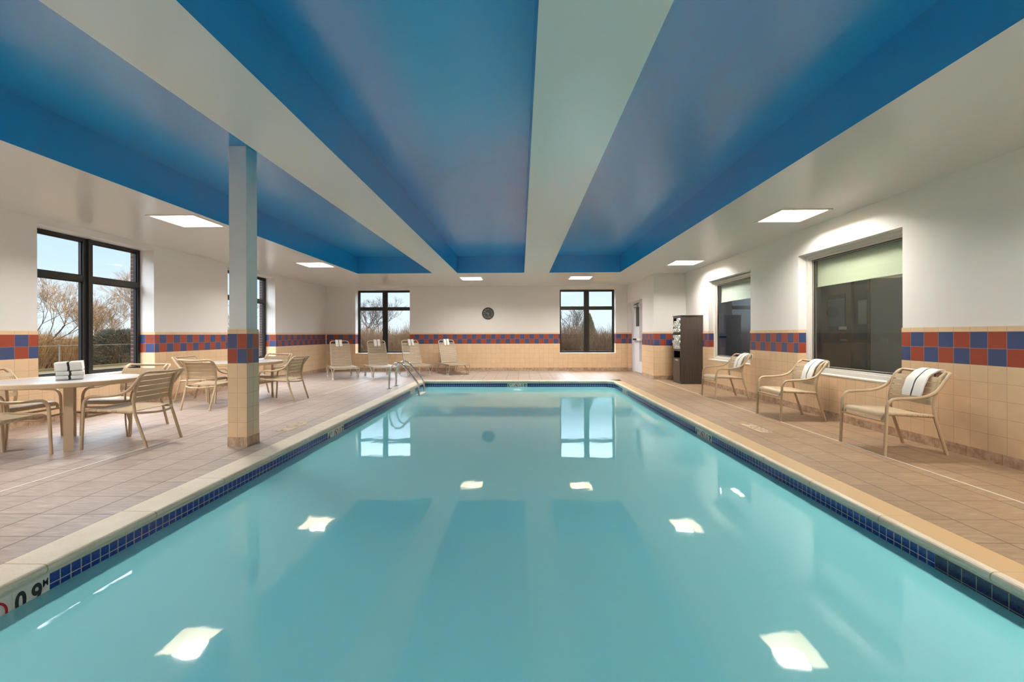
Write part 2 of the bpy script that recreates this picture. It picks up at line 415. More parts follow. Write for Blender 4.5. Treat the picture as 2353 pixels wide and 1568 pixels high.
M['glass'] = glass_mat('clear window glass'); M['wire_glass'] = glass_mat('wired safety glass', (.9,.92,.9,1), True)
M['plain_glass'] = glass_mat('plain safety glass', (.9,.92,.95,1)); M['water'] = water_mat()

# ------------------------------------------------------------------ the setting
XL, XR, XJ, YJ, YB, YR, H = -6.375, 4.2586, 3.4296, 11.24, 13.988, -5.0, 2.74
HT = 3.168
ZC1 = 1.232          # top of the tiled wainscot
TI = .012            # tile build-up
LWIN = [(-1.84,-.02),(1.865,3.68),(5.57,7.385),(9.275,11.095)]
BWIN = [(-5.393,-3.61),(1.258,3.056)]
RWIN = [(4.91,6.72),(8.10,9.895)]
def segs(a, b, holes, z0, z1, top):
    """solid rectangles (u0,u1,z0,z1) of a wall a..b with window holes z0..z1"""
    out = []; c = a
    for h0, h1 in holes:
        out.append((c, h0, 0, top)); out.append((h0, h1, 0, z0)); out.append((h0, h1, z1, top)); c = h1
    out.append((c, b, 0, top)); return out
def wall(name_side, rects, fn, tile, zmax):
    """fn(u0,u1,z0,z1,extra) -> box limits; splits paint / wainscot / base"""
    up, wa, ba = MB(), MB(), MB()
    for u0, u1, z0, z1 in rects:
        if z1 > ZC1: up.box(*fn(u0, u1, max(z0, ZC1), z1, 0))
        if z0 < ZC1: wa.box(*fn(u0, u1, max(z0, .0965), min(z1, ZC1), TI))
        if z0 < .05: ba.box(*fn(u0, u1, 0, .0965, TI+.003))
    struct(up.build('wall_'+name_side, M['paint']))
    t = struct(wa.build('trim_'+str(wall.n), tile)); t['label'] = 'tiled wainscot of wall '+name_side.replace('_',' '); wall.n += 1
    struct(ba.build('baseboard_'+name_side, M['base']))
wall.n = 1
DL = .305   # depth of masonry inside the frame plane
wall('left', segs(YR, YB, LWIN, .578, 2.65, 3.35), lambda u0,u1,z0,z1,e: (XL-DL, XL+e, u0, u1, z0, z1), M['tile_left'], 3.35)
wall('back', segs(XL-DL, XJ+.3, BWIN, .568, 2.64, 3.35), lambda u0,u1,z0,z1,e: (u0, u1, YB-e, YB+DL, z0, z1), M['tile_back'], 3.35)
wall('right', segs(YR, YJ+.1, RWIN, .60, 2.36, 3.35), lambda u0,u1,z0,z1,e: (XR-e, XR+.2, u0, u1, z0, z1), M['tile_right'], 3.35)
wall('corner', [(XJ+.0, XR+.1, 0, 3.35)], lambda u0,u1,z0,z1,e: (u0-e, u1, YJ-e, YJ+.12, z0, z1), M['tile_jog'], 3.35)
DOOR = (12.28, 13.86, 2.17)
wall('door_side', [(YJ+.12, DOOR[0], 0, 3.35), (DOOR[0], DOOR[1], DOOR[2], 3.35), (DOOR[1], YB-.0, 0, 3.35)], lambda u0,u1,z0,z1,e: (XJ-e, XJ+.2, u0, u1, z0, z1), M['tile_jog'], 3.35)
wall('rear', [(XL-DL, XR+.2, 0, 3.35)], lambda u0,u1,z0,z1,e: (u0, u1, YR-.2, YR+e, z0, z1), M['tile_back'], 3.35)
# brick skin outside
bk = MB()
for u0,u1,z0,z1 in segs(YR-.3, YB+.4, LWIN, .56, 2.66, 3.9): bk.box(XL-DL-.11, XL-DL-.002, u0, u1, z0-.4 if z0==0 else z0, z1)
for u0,u1,z0,z1 in segs(XL-DL, 8.0, BWIN, .55, 2.65, 3.9): bk.box(u0, u1, YB+DL+.002, YB+DL+.11, z0-.4 if z0==0 else z0, z1)
struct(bk.build('wall_exterior', M['brick']))
# white corner bead between the left and the back wall
struct(MB().box(XL+.013, XL+.045, YB-.045, YB-.013, 0, ZC1).build('trim_20', M['white_trim'], bevel=.004))

# ceiling: white soffit with three blue trays
TR = [(-4.167,-2.253),(-1.611,.0886),(.7237,2.5124)]; TY0, TY1 = -2.2, 10.98
LIGHTS = [(-4.56,5.84),(-4.57,9.55),(3.60,5.82),(3.61,9.57),(-1.37,12.04),(1.65,12.02),(-4.56,2.12),(3.60,2.10),(-4.56,-1.6),(3.60,-1.62),(-1.37,-3.7),(1.65,-3.7)]
HW = .295
def cells(xs, ys, holes):
    xs = sorted(set(xs)); ys = sorted(set(ys))
    for i in range(len(xs)-1):
        for j in range(len(ys)-1):
            cx, cy = (xs[i]+xs[i+1])/2, (ys[j]+ys[j+1])/2
            if not any(a < cx < b and c < cy < d for a,b,c,d in holes): yield xs[i], xs[i+1], ys[j], ys[j+1]
holes = [(a,b,TY0,TY1) for a,b in TR]+[(x-HW,x+HW,y-HW,y+HW) for x,y in LIGHTS]
xs = [XL-.02, XR+.02]+[v for h in holes for v in h[:2]]; ys = [YR-.02, YB+.02]+[v for h in holes for v in h[2:]]
s = MB()
for a,b,c,d in cells(xs, ys, holes): s.quad((a,c,H),(a,d,H),(b,d,H),(b,c,H))
bm_s = struct(s.build('ceiling', M['soffit'], recalc=False))
for k, (a,b) in enumerate(TR):
    t = MB()
    t.quad((a,TY0,HT),(a,TY1,HT),(b,TY1,HT),(b,TY0,HT))
    t.quad((a,TY0,H),(a,TY0,HT),(a,TY1,HT),(a,TY1,H)); t.quad((b,TY0,H),(b,TY1,H),(b,TY1,HT),(b,TY0,HT))
    t.quad((a,TY1,H),(a,TY1,HT),(b,TY1,HT),(b,TY1,H)); t.quad((a,TY0,H),(b,TY0,H),(b,TY0,HT),(a,TY0,HT))
    struct(t.build('ceiling_recess', M['blue'], bm_s, recalc=False))
struct(MB().box(XL-DL-.3, 8.3, YR-.4, YB+DL+.3, 3.36, 3.6).build('roof', M['roof']))

# floor with the pool cut out
PXL, PXR, PYN, PYF = -2.446, 2.315, -3.4, 10.915
OUT = .214
fl = MB()
for a,b,c,d in cells([XL-.05,XR+.05,PXL-OUT,PXR+OUT],[YR-.05,YB+.05,PYN-OUT,PYF+OUT+.03],[(PXL-OUT,PXR+OUT,PYN-OUT,PYF+OUT+.03)]):
    fl.quad((a,c,0),(b,c,0),(b,d,0),(a,d,0))
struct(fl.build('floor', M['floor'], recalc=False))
def strip(n, x0, x1, y0, y1): struct(MB().box(x0,x1,y0,y1,-.004,.0025).build('trim_%d' % n, M['white_trim']))
strip(21, -3.911, -3.893, YR, 13.55); strip(22, 3.438, 3.456, YR, 11.1); strip(23, -1.70, 1.3, 13.53, 13.545); strip(24, -1.70, -1.685, 12.2, 13.53)

POOL = [(PXL,PYN),(PXR,PYN),(PXR,10.75),(2.15,PYF),(PXL,PYF)]   # counter-clockwise
def offset(poly, d):
    out = []; n = len(poly)
    for i in range(n):
        p0, p1, p2 = Vector(poly[i-1]), Vector(poly[i]), Vector(poly[(i+1)%n])
        e1 = (p1-p0).normalized(); e2 = (p2-p1).normalized()
        n1 = Vector((e1.y,-e1.x)); n2 = Vector((e2.y,-e2.x))
        b = (n1+n2); b = b/(b.dot(n1)); out.append(tuple(p1+b*d))
    return out
def ring(prof, poly, mb, m=0):
    L = [[(x,y,z) for x,y in offset(poly,d)] for d,z in prof]; n = len(poly)
    for i in range(len(L)-1):
        for j in range(n): mb.quad(L[i][j], L[i][(j+1)%n], L[i+1][(j+1)%n], L[i+1][j], m)
prof = [(OUT+.03,-.02),(OUT-.0,-.002),(OUT-.006,.002),(.02,.002)]
for k in range(9):
    a = PI/2 - k/8*PI; prof.append((-.005-.0235*math.cos(a) if True else 0, -.0225+.0245*math.sin(a)))
prof += [(0,-.047),(.002,-.05)]
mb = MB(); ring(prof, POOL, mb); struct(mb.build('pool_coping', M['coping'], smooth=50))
mb = MB(); ring([(0,-.047),(.002,-.05),(.002,-.0655)], POOL, mb); struct(mb.build('pool_grout_line', M['grout_white']))
mb = MB(); ZT = -.0655-.0547*2
def wall_strip(mb, a, b, z0, z1): mb.quad((a[0],a[1],z0),(b[0],b[1],z0),(b[0],b[1],z1),(a[0],a[1],z1))
wall_strip(mb, (PXR,2.467), POOL[2], ZT, -.0655); wall_strip(mb, POOL[2], POOL[3], ZT, -.0655); wall_strip(mb, POOL[3], POOL[4], ZT, -.0655); wall_strip(mb, POOL[4], POOL[0], ZT, -.0655)
wall_strip(mb, POOL[0], POOL[1], ZT, -.0655)
struct(mb.build('pool_waterline_tile', M['ptile'], recalc=False))
mb = MB(); wall_strip(mb, (PXR-.002,PYN), (PXR-.002,2.467), -.0655-.0735*2, -.0655); struct(mb.build('pool_step_tile', M['ptile_dark'], recalc=False))
ba = MB(); n = len(POOL)
dep = lambda y: -1.02-.5*max(0,(y-PYN))/(PYF-PYN)
for j in range(n):
    a, b = POOL[j], POOL[(j+1)%n]
    ba.quad((a[0],a[1],dep(a[1])),(b[0],b[1],dep(b[1])),(b[0],b[1],ZT),(a[0],a[1],ZT))
ba.add([(x,y,dep(y)) for x,y in POOL], [tuple(range(n))])
struct(ba.build('pool_basin', M['plaster'], recalc=False))
ZW = -.148
OP = offset(POOL, .02)
w = MB(); w.add([(x,y,ZW) for x,y in OP]+[(x,y,-1.7) for x,y in OP], [tuple(range(n)), tuple(range(2*n-1,n-1,-1))]+[(j,n+j,n+(j+1)%n,(j+1)%n) for j in range(n)])
struct(w.build('pool_water', M['water']))

# column with tiled foot
cx0, cx1, cy0, cy1 = -3.083, -2.876, 4.479, 4.69
c = struct(MB().box(cx0+.012, cx1-.012, cy0+.012, cy1-.012, ZC1-.01, HT-.002).build('column', M['paint']))
struct(MB().box(cx0, cx1, cy0, cy1, .0965, ZC1).build('column_tile', M['tile_col'], c, bevel=.002))
struct(MB().box(cx0-.002, cx1+.002, cy0-.002, cy1+.002, 0, .0965).build('column_base', M['base'], c))

# windows to the outside
def window(n, kind, u0, u1, z0, z1):
    P = (lambda a,b,c0,c1,d0,d1: (XL-.245-d1, XL-.245-d0, a, b, c0, c1)) if kind == 'L' else (lambda a,b,c0,c1,d0,d1: (a, b, YB+.245+d0, YB+.245+d1, c0, c1))
    f = MB(); s_ = .05; uc = (u0+u1)/2; mw = .073; t0, t1 = 1.987, 2.079
    f.box(*P(u0, u0+s_, z0, z1, 0, .075)); f.box(*P(u1-s_, u1, z0, z1, 0, .075))
    f.box(*P(u0+s_, u1-s_, z0, z0+.045, 0, .075)); f.box(*P(u0+s_, u1-s_, z1-.05, z1, 0, .075))
    f.box(*P(uc-mw, uc+mw, z0+.045, z1-.05, -.004, .075)); f.box(*P(uc-.018, uc+.018, z0, z1, -.03, -.004))
    f.box(*P(u0+s_, uc-mw, t0, t1, 0, .075)); f.box(*P(uc+mw, u1-s_, t0, t1, 0, .075))
    for a,b in ((u0+s_, uc-mw),(uc+mw, u1-s_)):       # slim glazing beads
        for c0,c1 in ((z0+.045,t0),(t1,z1-.05)):
            f.box(*P(a, a+.012, c0, c1, .02, .06)); f.box(*P(b-.012, b, c0, c1, .02, .06)); f.box(*P(a+.012, b-.012, c0, c0+.012, .02, .06)); f.box(*P(a+.012, b-.012, c1-.012, c1, .02, .06))
    o = struct(f.build('window_%d' % n, M['black_frame'])); o['label'] = 'dark bronze framed window with four panes'
    for a,b in ((u0+s_, uc-mw),(uc+mw, u1-s_)):
        for c0,c1 in ((z0+.045,t0),(t1,z1-.05)): struct(MB().box(*P(a, b, c0, c1, .038, .042)).build('pane', M['glass'], o))
    sl = MB().box(*P(u0, u1, z0-.03, z0+.002, -.24, -.0)); struct(sl.build('window_sill', M['white_trim'], o))
for i,(a,b) in enumerate(LWIN): window(i+1, 'L', a, b, .58, 2.645)
for i,(a,b) in enumerate(BWIN): window(i+5, 'B', a, b, .57, 2.635)
# windows to the corridor
def inner_window(n, y0, y1, z0, z1, glass):
    f = MB(); xa, xb = XR+.115, XR+.2
    def rim(a, b, x0, x1, m):  # frame between inset a and inset b
        f.box(x0,x1,y0+a,y0+b,z0+a,z1-a,m); f.box(x0,x1,y1-b,y1-a,z0+a,z1-a,m)
        f.box(x0,x1,y0+b,y1-b,z0+a,z0+b,m); f.box(x0,x1,y0+b,y1-b,z1-b,z1-a,m)
    rim(0, .05, xa, xb, 0); rim(.05, .075, xa+.03, xb, 0); rim(.075, .098, xa+.045, xb, 1)
    o = struct(f.build('window_%d' % n, [M['white_trim'], M['gasket']], bevel=.003)); o['label'] = 'white framed interior window to the corridor'
    struct(MB().box(xa+.06, xa+.066, y0+.098, y1-.098, z0+.098, z1-.098).build('pane', glass, o))
    struct(MB().box(XR-.015, xa, y0, y1, z0-.012, z0+.003).build('window_sill', M['white_trim'], o))
inner_window(7, 4.91, 6.72, .60, 2.36, M['wire_glass']); inner_window(8, 8.10, 9.895, .60, 2.345, M['plain_glass'])
def shade(y0, y1, z1, zb, label):
    t = thing('roller_shade', label, 'window shade', (XR+.26, (y0+y1)/2, zb), 0, 'shades behind the right windows'); h = (y1-y0)/2
    MB().box(-.002, .002, -h, h, .02, z1-zb).build('fabric', M['shade'], t)
    MB().box(-.006, .006, -h, h, 0, .024).build('hem_bar', M['shade'], t, bevel=.003)
    MB().tube([(0,-h-.01,z1-zb+.03),(0,h+.01,z1-zb+.03)], .03, 14).build('roller', M['shade'], t, smooth=True)
    MB().tube([(-.012,h-.02,z1-zb),(-.012,h-.02,-.8)], .0022, 6).build('pull_cord', M['gasket'], t)
shade(4.95, 6.68, 2.32, 1.876, 'sage roller shade behind the wired glass of the larger right window')
shade(8.14, 9.855, 2.30, 1.872, 'sage roller shade behind the plain right window next to the towel cabinet')
# corridor behind the right wall
X2, CY0, CY1 = 6.3, 2.6, 13.4
struct(MB().box(X2, X2+.1, CY0, 7.92, 0, 3.3).box(X2, X2+.1, 9.32, CY1, 0, 3.3).box(X2, X2+.1, 7.92, 9.32, 2.24, 3.3).build('wall_corridor', M['corridor']))
struct(MB().box(XR+.2, X2+1.6, CY0-.1, CY0, 0, 3.3).box(X2+1.5, X2+1.6, CY0, CY1, 0, 3.3).build('wall_corridor_near', M['corridor']))
struct(MB().box(XR+.2, X2+1.6, CY1, CY1+.1, 0, 3.3).build('wall_corridor_end', M['corridor_end']))
struct(MB().box(XR+.2, X2+1.6, CY0, CY1, -.05, 0).build('floor_corridor', M['corridor_dark'])); struct(MB().box(XR+.2, X2+1.6, CY0, CY1, 2.75, 2.85).build('ceiling_corridor', M['corridor_dark']))
struct(MB().box(XR+.22, X2, CY1-.03, CY1, 1.06, 1.10).box(5.55, 5.62, CY1-.03, CY1, 0, 2.75).build('trim_25', M['storefront']))
cl = thing('corridor_fill_light', 'added unseen fill light in the corridor behind the plain right window', 'ceiling light', (5.5,11.6,2.74))  # added fill, hidden by the shade, brightens the corridor
MB().box(-.32,.32,-.32,.32,-.02,0).build('frame', M['white_trim'], cl); MB().box(-.28,.28,-.28,.28,-.026,-.02).build('diffuser', M['corridor_fill'], cl)
dup(cl, (5.4,6.2,2.74), 0, 'added unseen fill light in the corridor behind the wired glass window')  # second added fill, also out of sight
d2 = MB(); yf0, yf1 = 7.92, 9.32
for a,b,c_,d in ((yf0,yf0+.06,0,2.24),(yf1-.06,yf1,0,2.24),(yf0+.06,yf1-.06,2.17,2.24),(8.36,8.43,0,2.17),(yf0+.06,8.36,.98,1.06),(yf0+.06,8.36,0,.1)): d2.box(X2-.01, X2+.09, a, b, c_, d)
d2o = struct(d2.build('door_2', M['storefront']))
struct(MB().box(X2+.03, X2+.07, 8.43, 9.26, 0, 2.17).build('door_leaf', M['storefront'], d2o))
struct(MB().box(X2+.02, X2+.03, 8.55, 9.02, 1.22, 1.95).build('door_glass', M['blue_glass'], d2o))
struct(MB().box(X2+.04, X2+.05, yf0+.06, 8.36, .1, 2.17).build('sidelight_glass', M['blue_glass'], d2o))
struct(MB().box(X2-.03, X2+.03, 8.46, 8.62, 1.03, 1.06).tube([(X2-.03,8.5,1.045),(X2-.03,8.62,1.045)], .012, 8).build('door_handle', M['steel'], d2o))
tag(MB().box(X2+.012, X2+.02, 8.56, 9.01, 1.31, 1.86).build('paper_sheet', M['paper_blue']), 'blue grey paper sheet covering the glass of the corridor door', 'paper')
tag(MB().box(X2+.03, X2+.038, 8.0, 8.245, 1.35, 1.79).build('paper_sheet', M['paper']), 'pale grey paper sheet in the sidelight beside the corridor door', 'paper')
tag(MB().box(X2+.0, X2+.02, 8.50, 8.70, 1.25, 1.31).build('door_bracket', M['white_plastic'], bevel=.006), 'small white plate under the paper sheet on the corridor door', 'door plate')

# white steel door in the corner
DY0, DY1, DZ = DOOR
f = MB(); XD = XJ+.105
for a,b,c_,d in ((DY0,DY0+.06,0,DZ),(13.57,DY1,0,DZ),(DY0+.06,13.57,DZ-.06,DZ)): f.box(XD, XD+.09, a, b, c_, d)
do = struct(f.build('door_1', M['door'], bevel=.003)); do['label'] = 'white steel exit door in the corner beside the back window'
struct(MB().box(XD+.015, XD+.06, DY0+.06, 13.57, .012, DZ-.06).build('door_leaf', M['door'], do, bevel=.002))
struct(MB().box(XD+.005, XD+.0155, 13.05, 13.36, 1.41, 1.99).build('window', M['black'], do))
struct(MB().box(XD+.003, XD+.0155, 12.68, 12.99, .36, 2.08).build('grey_strip', M['door_grey'], do))  # grey strip down the near part of the leaf
struct(MB().box(XD-.06, XD+.0155, 13.08, 13.5, .985, 1.04).build('panic_bar', M['black'], do, bevel=.008))
struct(MB().box(XD-.06, XD+.0155, 12.7, 13.08, .98, 1.045).build('bar_end', M['white_plastic'], do, bevel=.006))
struct(MB().box(XD-.045, XD+.0155, 13.12, 13.5, 1.995, 2.065).build('door_closer', M['door_grey'], do, bevel=.008)); struct(MB().tube([(XD-.03,13.4,2.075),(XD-.02,13.0,2.10)], .012, 8).build('closer_arm', M['black'], do))

# ------------------------------------------------------------------ ceiling lights
def make_light():
    t = thing('ceiling_light', '', 'ceiling light', (0,0,H), 0, 'square recessed ceiling lights')
    fr = MB()
    for a,b,c_,d in ((-.32,.32,-.32,-.285),(-.32,.32,.285,.32),(-.32,-.285,-.285,.285),(.285,.32,-.285,.285)): fr.box(a,b,c_,d,-.008,0)
    fr.build('trim_frame', M['lamp_trim'], t)
    p = MB(); a, b, h = HW, .27, .20
    A = [(-a,-a,0),(a,-a,0),(a,a,0),(-a,a,0)]; B = [(-b,-b,h),(b,-b,h),(b,b,h),(-b,b,h)]
    p.add(A+B, [(0,1,5,4),(1,2,6,5),(2,3,7,6),(3,0,4,7),(4,5,6,7)]); p.build('reflector', M['pan'], t, recalc=False)
    MB().box(-.20,.20,-.20,.20,h-.035,h-.012).build('lamp_panel', M['lamp'], t)
    return t
L0 = make_light()
LL = ['recessed square light above the nearer round table beside the left window','recessed square light above the far round table near the left wall',
 'recessed square light beside the wired glass window, larger on the right','recessed square light above the towel cabinet side of the right wall',
 'recessed square light in front of the wall clock, back row','recessed square light in front of the right back window, back row',
 'recessed square light in the left soffit before the first window','recessed square light in the right soffit before the first chair',
 'recessed square light in the left soffit at the near end','recessed square light in the right soffit at the near end',
 'recessed square light over the left near end of the pool','recessed square light over the right near end of the pool']
for i,((x,y),lb) in enumerate(zip(LIGHTS, LL)):
    if i == 0: L0.location = (x,y,H); L0['label'] = lb
    else: dup(L0, (x,y,H), 0, lb)

# ------------------------------------------------------------------ strap arm chair
UP = [(.37,.19),(.47,.18),(.54,.186),(.60,.198),(.68,.222),(.74,.245),(.785,.285)]
def up_y(z):
    for (z0,y0),(z1,y1) in zip(UP, UP[1:]):
        if z <= z1: return y0+(y1-y0)*(z-z0)/(z1-z0)
    return UP[-1][1]
def make_chair():
    t = thing('strap_armchair', '', 'chair', (0,0,0), 0, 'tan strap armchairs'); R = .0145
    for sx in (-1,1):
        MB().tube([(sx*.285,-.312,0),(sx*.285,-.292,.44)], R, 12).build('leg', M['tube'], t, smooth=True)
        pts = smooth_path([(sx*.285,-.292,.44),(sx*.285,-.287,.478),(sx*.286,-.262,.520),(sx*.286,-.215,.543),(sx*.286,-.06,.549),(sx*.286,.07,.567),(sx*.285,.165,.609),(sx*.283,.230,.682),(sx*.28,.285,.755),(sx*.266,.315,.782),(sx*.235,.325,.788)], 5)
        MB().tube(pts, R, 12).build('armrest', M['tube'], t, smooth=True)
        pts = smooth_path([(sx*.245,.186,.42)]+[(sx*(.245 if z < .7 else .243),y,z) for z,y in UP[1:-1]]+[(sx*.24,.30,.785)], 4)
        MB().tube(pts, R*.95, 12).build('back_upright', M['tube'], t, smooth=True)
        MB().tube(smooth_path([(sx*.245,.186,.42),(sx*.246,.192,.37),(sx*.245,.212,.30),(sx*.24,.31,0)], 4), R, 12).build('leg', M['tube'], t, smooth=True)
        MB().tube(smooth_path([(sx*.24,-.300,.335),(sx*.243,-.296,.366),(sx*.245,-.272,.390),(sx*.245,-.20,.394),(sx*.245,0,.388),(sx*.245,.185,.372)], 5), .013, 10).build('seat_rail', M['tube'], t, smooth=True)
    MB().tube(smooth_path([(-.235,.325,.788),(-.12,.348,.782),(0,.356,.779),(.12,.348,.782),(.235,.325,.788)], 4), R, 12).build('top_rail', M['tube'], t, smooth=True)
    MB().tube([(-.285,-.300,.328),(.285,-.300,.328)], .0115, 10).build('front_bar', M['tube'], t, smooth=True)
    MB().tube(smooth_path([(-.245,.196,.365),(-.13,.27,.355),(0,.298,.35),(.13,.27,.355),(.245,.196,.365)], 5), .012, 10).build('rear_stretcher', M['tube'], t, smooth=True)
    b = MB()
    for k in range(5):
        z0 = .474+k*.0555; z1 = z0+.0495
        rows = []
        for zz in (z0, (z0+z1)/2, z1):
            rows.append([Vector((x, up_y(zz)-.014+.018*(1-(x/.245)**2), zz)) for x in [(-.25+.5*i/10) for i in range(11)]])
        b.sheet(rows, .0045)
        for sx in (-1,1):
            b.tube([(sx*.245, up_y(z0), z0), (sx*.245, up_y((z0+z1)/2), (z0+z1)/2), (sx*.245, up_y(z1), z1)], .0182, 12)
    b.build('back_webbing', M['strap'], t, smooth=35)
    s_ = MB(); rail = lambda y: .394 if y < -.2 else .394-.022*(y+.2)/.385
    for k in range(8):
        y0 = -.232+k*.0505; y1 = y0+.0465
        rows = [[Vector((x, yy, rail(yy)+.0145-.010*(1-(x/.245)**2))) for x in [(-.245+.49*i/10) for i in range(11)]] for yy in (y0, (y0+y1)/2, y1)]
        s_.sheet(rows, .0045)
        for sx in (-1,1): s_.tube([(sx*.245, y0, rail(y0)), (sx*.245, y1, rail(y1))], .0168, 12)
    pr = [(-.238,.408),(-.262,.409),(-.283,.400),(-.297,.383),(-.301,.362)]
    s_.sheet([[Vector((x,y,z)) for x in [(-.238+.476*i/8) for i in range(9)]] for y,z in pr], .005)
    s_.build('seat_webbing', M['strap'], t, smooth=35)
    return t
CH = [ # x, y, rot(deg), label
 (3.772,4.47,-90,'tan strap armchair with draped towel under the checkered tile, largest of the right wall row'),
 (3.765,6.11,-90,'tan strap armchair with draped towel in front of the wired glass window'),
 (3.775,8.06,-90,'tan strap armchair with draped towel beside the dark towel cabinet'),
 (-4.20,4.63,-87.6,'tan strap armchair seen from behind at the near table, its back towards the pool'),
 (-4.95,3.89,173.2,'tan strap armchair on the near side of the near table, facing the window'),
 (-5.665,4.65,92,'tan strap armchair between the near table and the left wall'),
 (-4.89,5.29,2,'tan strap armchair behind the near table, its back below the left window'),
 (-5.03,6.90,176,'tan strap armchair with its back to the camera, left of the tiled column'),
 (-5.745,7.66,90,'tan strap armchair between the far table and the left wall'),
 (-4.24,7.665,-90.5,'tan strap armchair right of the tiled column, turned sideways to the far table'),
 (-4.93,8.37,-6,'tan strap armchair behind the far table, facing the camera')]
ch0 = make_chair()
for i,(x,y,a,lb) in enumerate(CH):
    if i == 0: ch0.location = (x,y,0); ch0.rotation_euler = (0,0,math.radians(a)); ch0['label'] = lb
    else: dup(ch0, (x,y,0), math.radians(a), lb)

# towels draped over the three chairs (one continuous cloth each, stripe along it)
def draped(name_label, cat, loc, rz, path, w, shift, stripe, group, sw=.07, th=.012, scol='stripe'):
    """path = list of (y,z) in the chair's frame; shift = sideways drift along the path"""
    P = smooth_path([(0,y,z) for y,z in path], 5); n = len(P); rows = []
    us = [-.5,-.46,-.3,-.15,-sw/2,sw/2,.15,.3,.46,.5]
    rnd = random.Random(len(name_label))
    ph = rnd.random()*6
    for i,p in enumerate(P):
        x0 = shift(i/(n-1))
        rows.append([Vector((x0+u*w*(1+.03*math.sin(i*.7+ph)), p.y+.002*math.sin(u*9+i*.5+ph), p.z+.003*math.sin(u*5+i*.3))) for u in us])
    mb = MB(); mb.sheet(rows, th, mfun=lambda i,j: 1 if j == 4 else 0)
    o = mb.build('pool_towel', [M['towel'], M[scol]], smooth=60, bevel=0)
    o.location = loc; o.rotation_euler = (0,0,rz); return tag(o, name_label, cat, group)
CT = [('white towel with grey stripe over the chair under the checkered tile', .0),('white towel with grey stripe over the chair before the wired glass window', .05),('white towel with grey stripe over the chair beside the towel cabinet', .06)]
for (lb,dx),(x,y,a,_) in zip(CT, CH[:3]):
    draped(lb, 'towel', (x,y,0), math.radians(a),
      [(.150,.545),(.160,.60),(.178,.66),(.205,.72),(.252,.768),(.300,.800),(.345,.812),(.375,.795),(.378,.76),(.368,.715)], .215, lambda t,dx=dx: .045+dx+.015*t, 0, 'towels over the right wall chairs')

# ------------------------------------------------------------------ tables
def make_table():
    t = thing('round_table', '', 'table', (0,0,0), 0, 'round patio tables'); HT_ = .70
    MB().lathe([(.0,HT_-.012),(.575,HT_-.012),(.578,HT_-.008),(.578,HT_-.001),(.572,HT_),(0,HT_)], 72).build('tabletop', TOPM, t, smooth=30)
    prof = [(.572,HT_-.048),(.590,HT_-.050),(.598,HT_-.042),(.600,HT_-.006),(.594,HT_+.002),(.578,HT_+.002),(.574,HT_-.003)]
    mb = MB(); n = 72; vs = [(r*math.cos(2*PI*j/n), r*math.sin(2*PI*j/n), z) for r,z in prof for j in range(n)]; k = len(prof)
    mb.add(vs, [(i*n+j,i*n+(j+1)%n,((i+1)%k)*n+(j+1)%n,((i+1)%k)*n+j) for i in range(k) for j in range(n)]); mb.build('rim', M['tube'], t, smooth=30)
    for q in range(4):
        a = PI/4+q*PI/2; e = Vector((math.cos(a),math.sin(a),0)); p = Vector((-e.y,e.x,0))
        pts = round_path([(.53,HT_-.03),(.455,HT_-.05),(.455,.03),(.462,0)], .08) if False else None
        path = smooth_path([(.46,0,HT_-.03),(.452,0,HT_-.1),(.445,0,.45),(.447,0,.2),(.462,0,0)], 4)
        rows = [[e*v.x+p*s_+Vector((0,0,v.z)) for s_ in (-.036,-.018,0,.018,.036)] for v in path]
        MB().sheet(rows, .014).build('leg', M['tube'], t, smooth=40)
        MB().tube(round_path([e*.445+Vector((0,0,.30)), e*.22+Vector((0,0,.30)), e*.05+Vector((0,0,.33))], .05), .011, 8).build('brace', M['tube'], t, smooth=True)
        MB().tube([tuple(e*.02+Vector((0,0,HT_-.03))), tuple(e*.56+Vector((0,0,HT_-.03)))], .012, 8).build('spoke', M['tube'], t, smooth=True)
    MB().lathe([(.06,.325),(.06,.34)], 20).build('hub', M['tube'], t)
    return t
TOPM = mat('obscure textured tabletop', lin(214,212,212), .16, 1.5, bump=(120,.5,.004))
tb = make_table(); tb.location = (-4.90,4.60,0); tb['label'] = 'round table with stacked towels on it, nearer of the two patio tables'
dup(tb, (-4.95,7.66,0), math.radians(4), 'round table partly hidden by the tiled column, no towels on it')
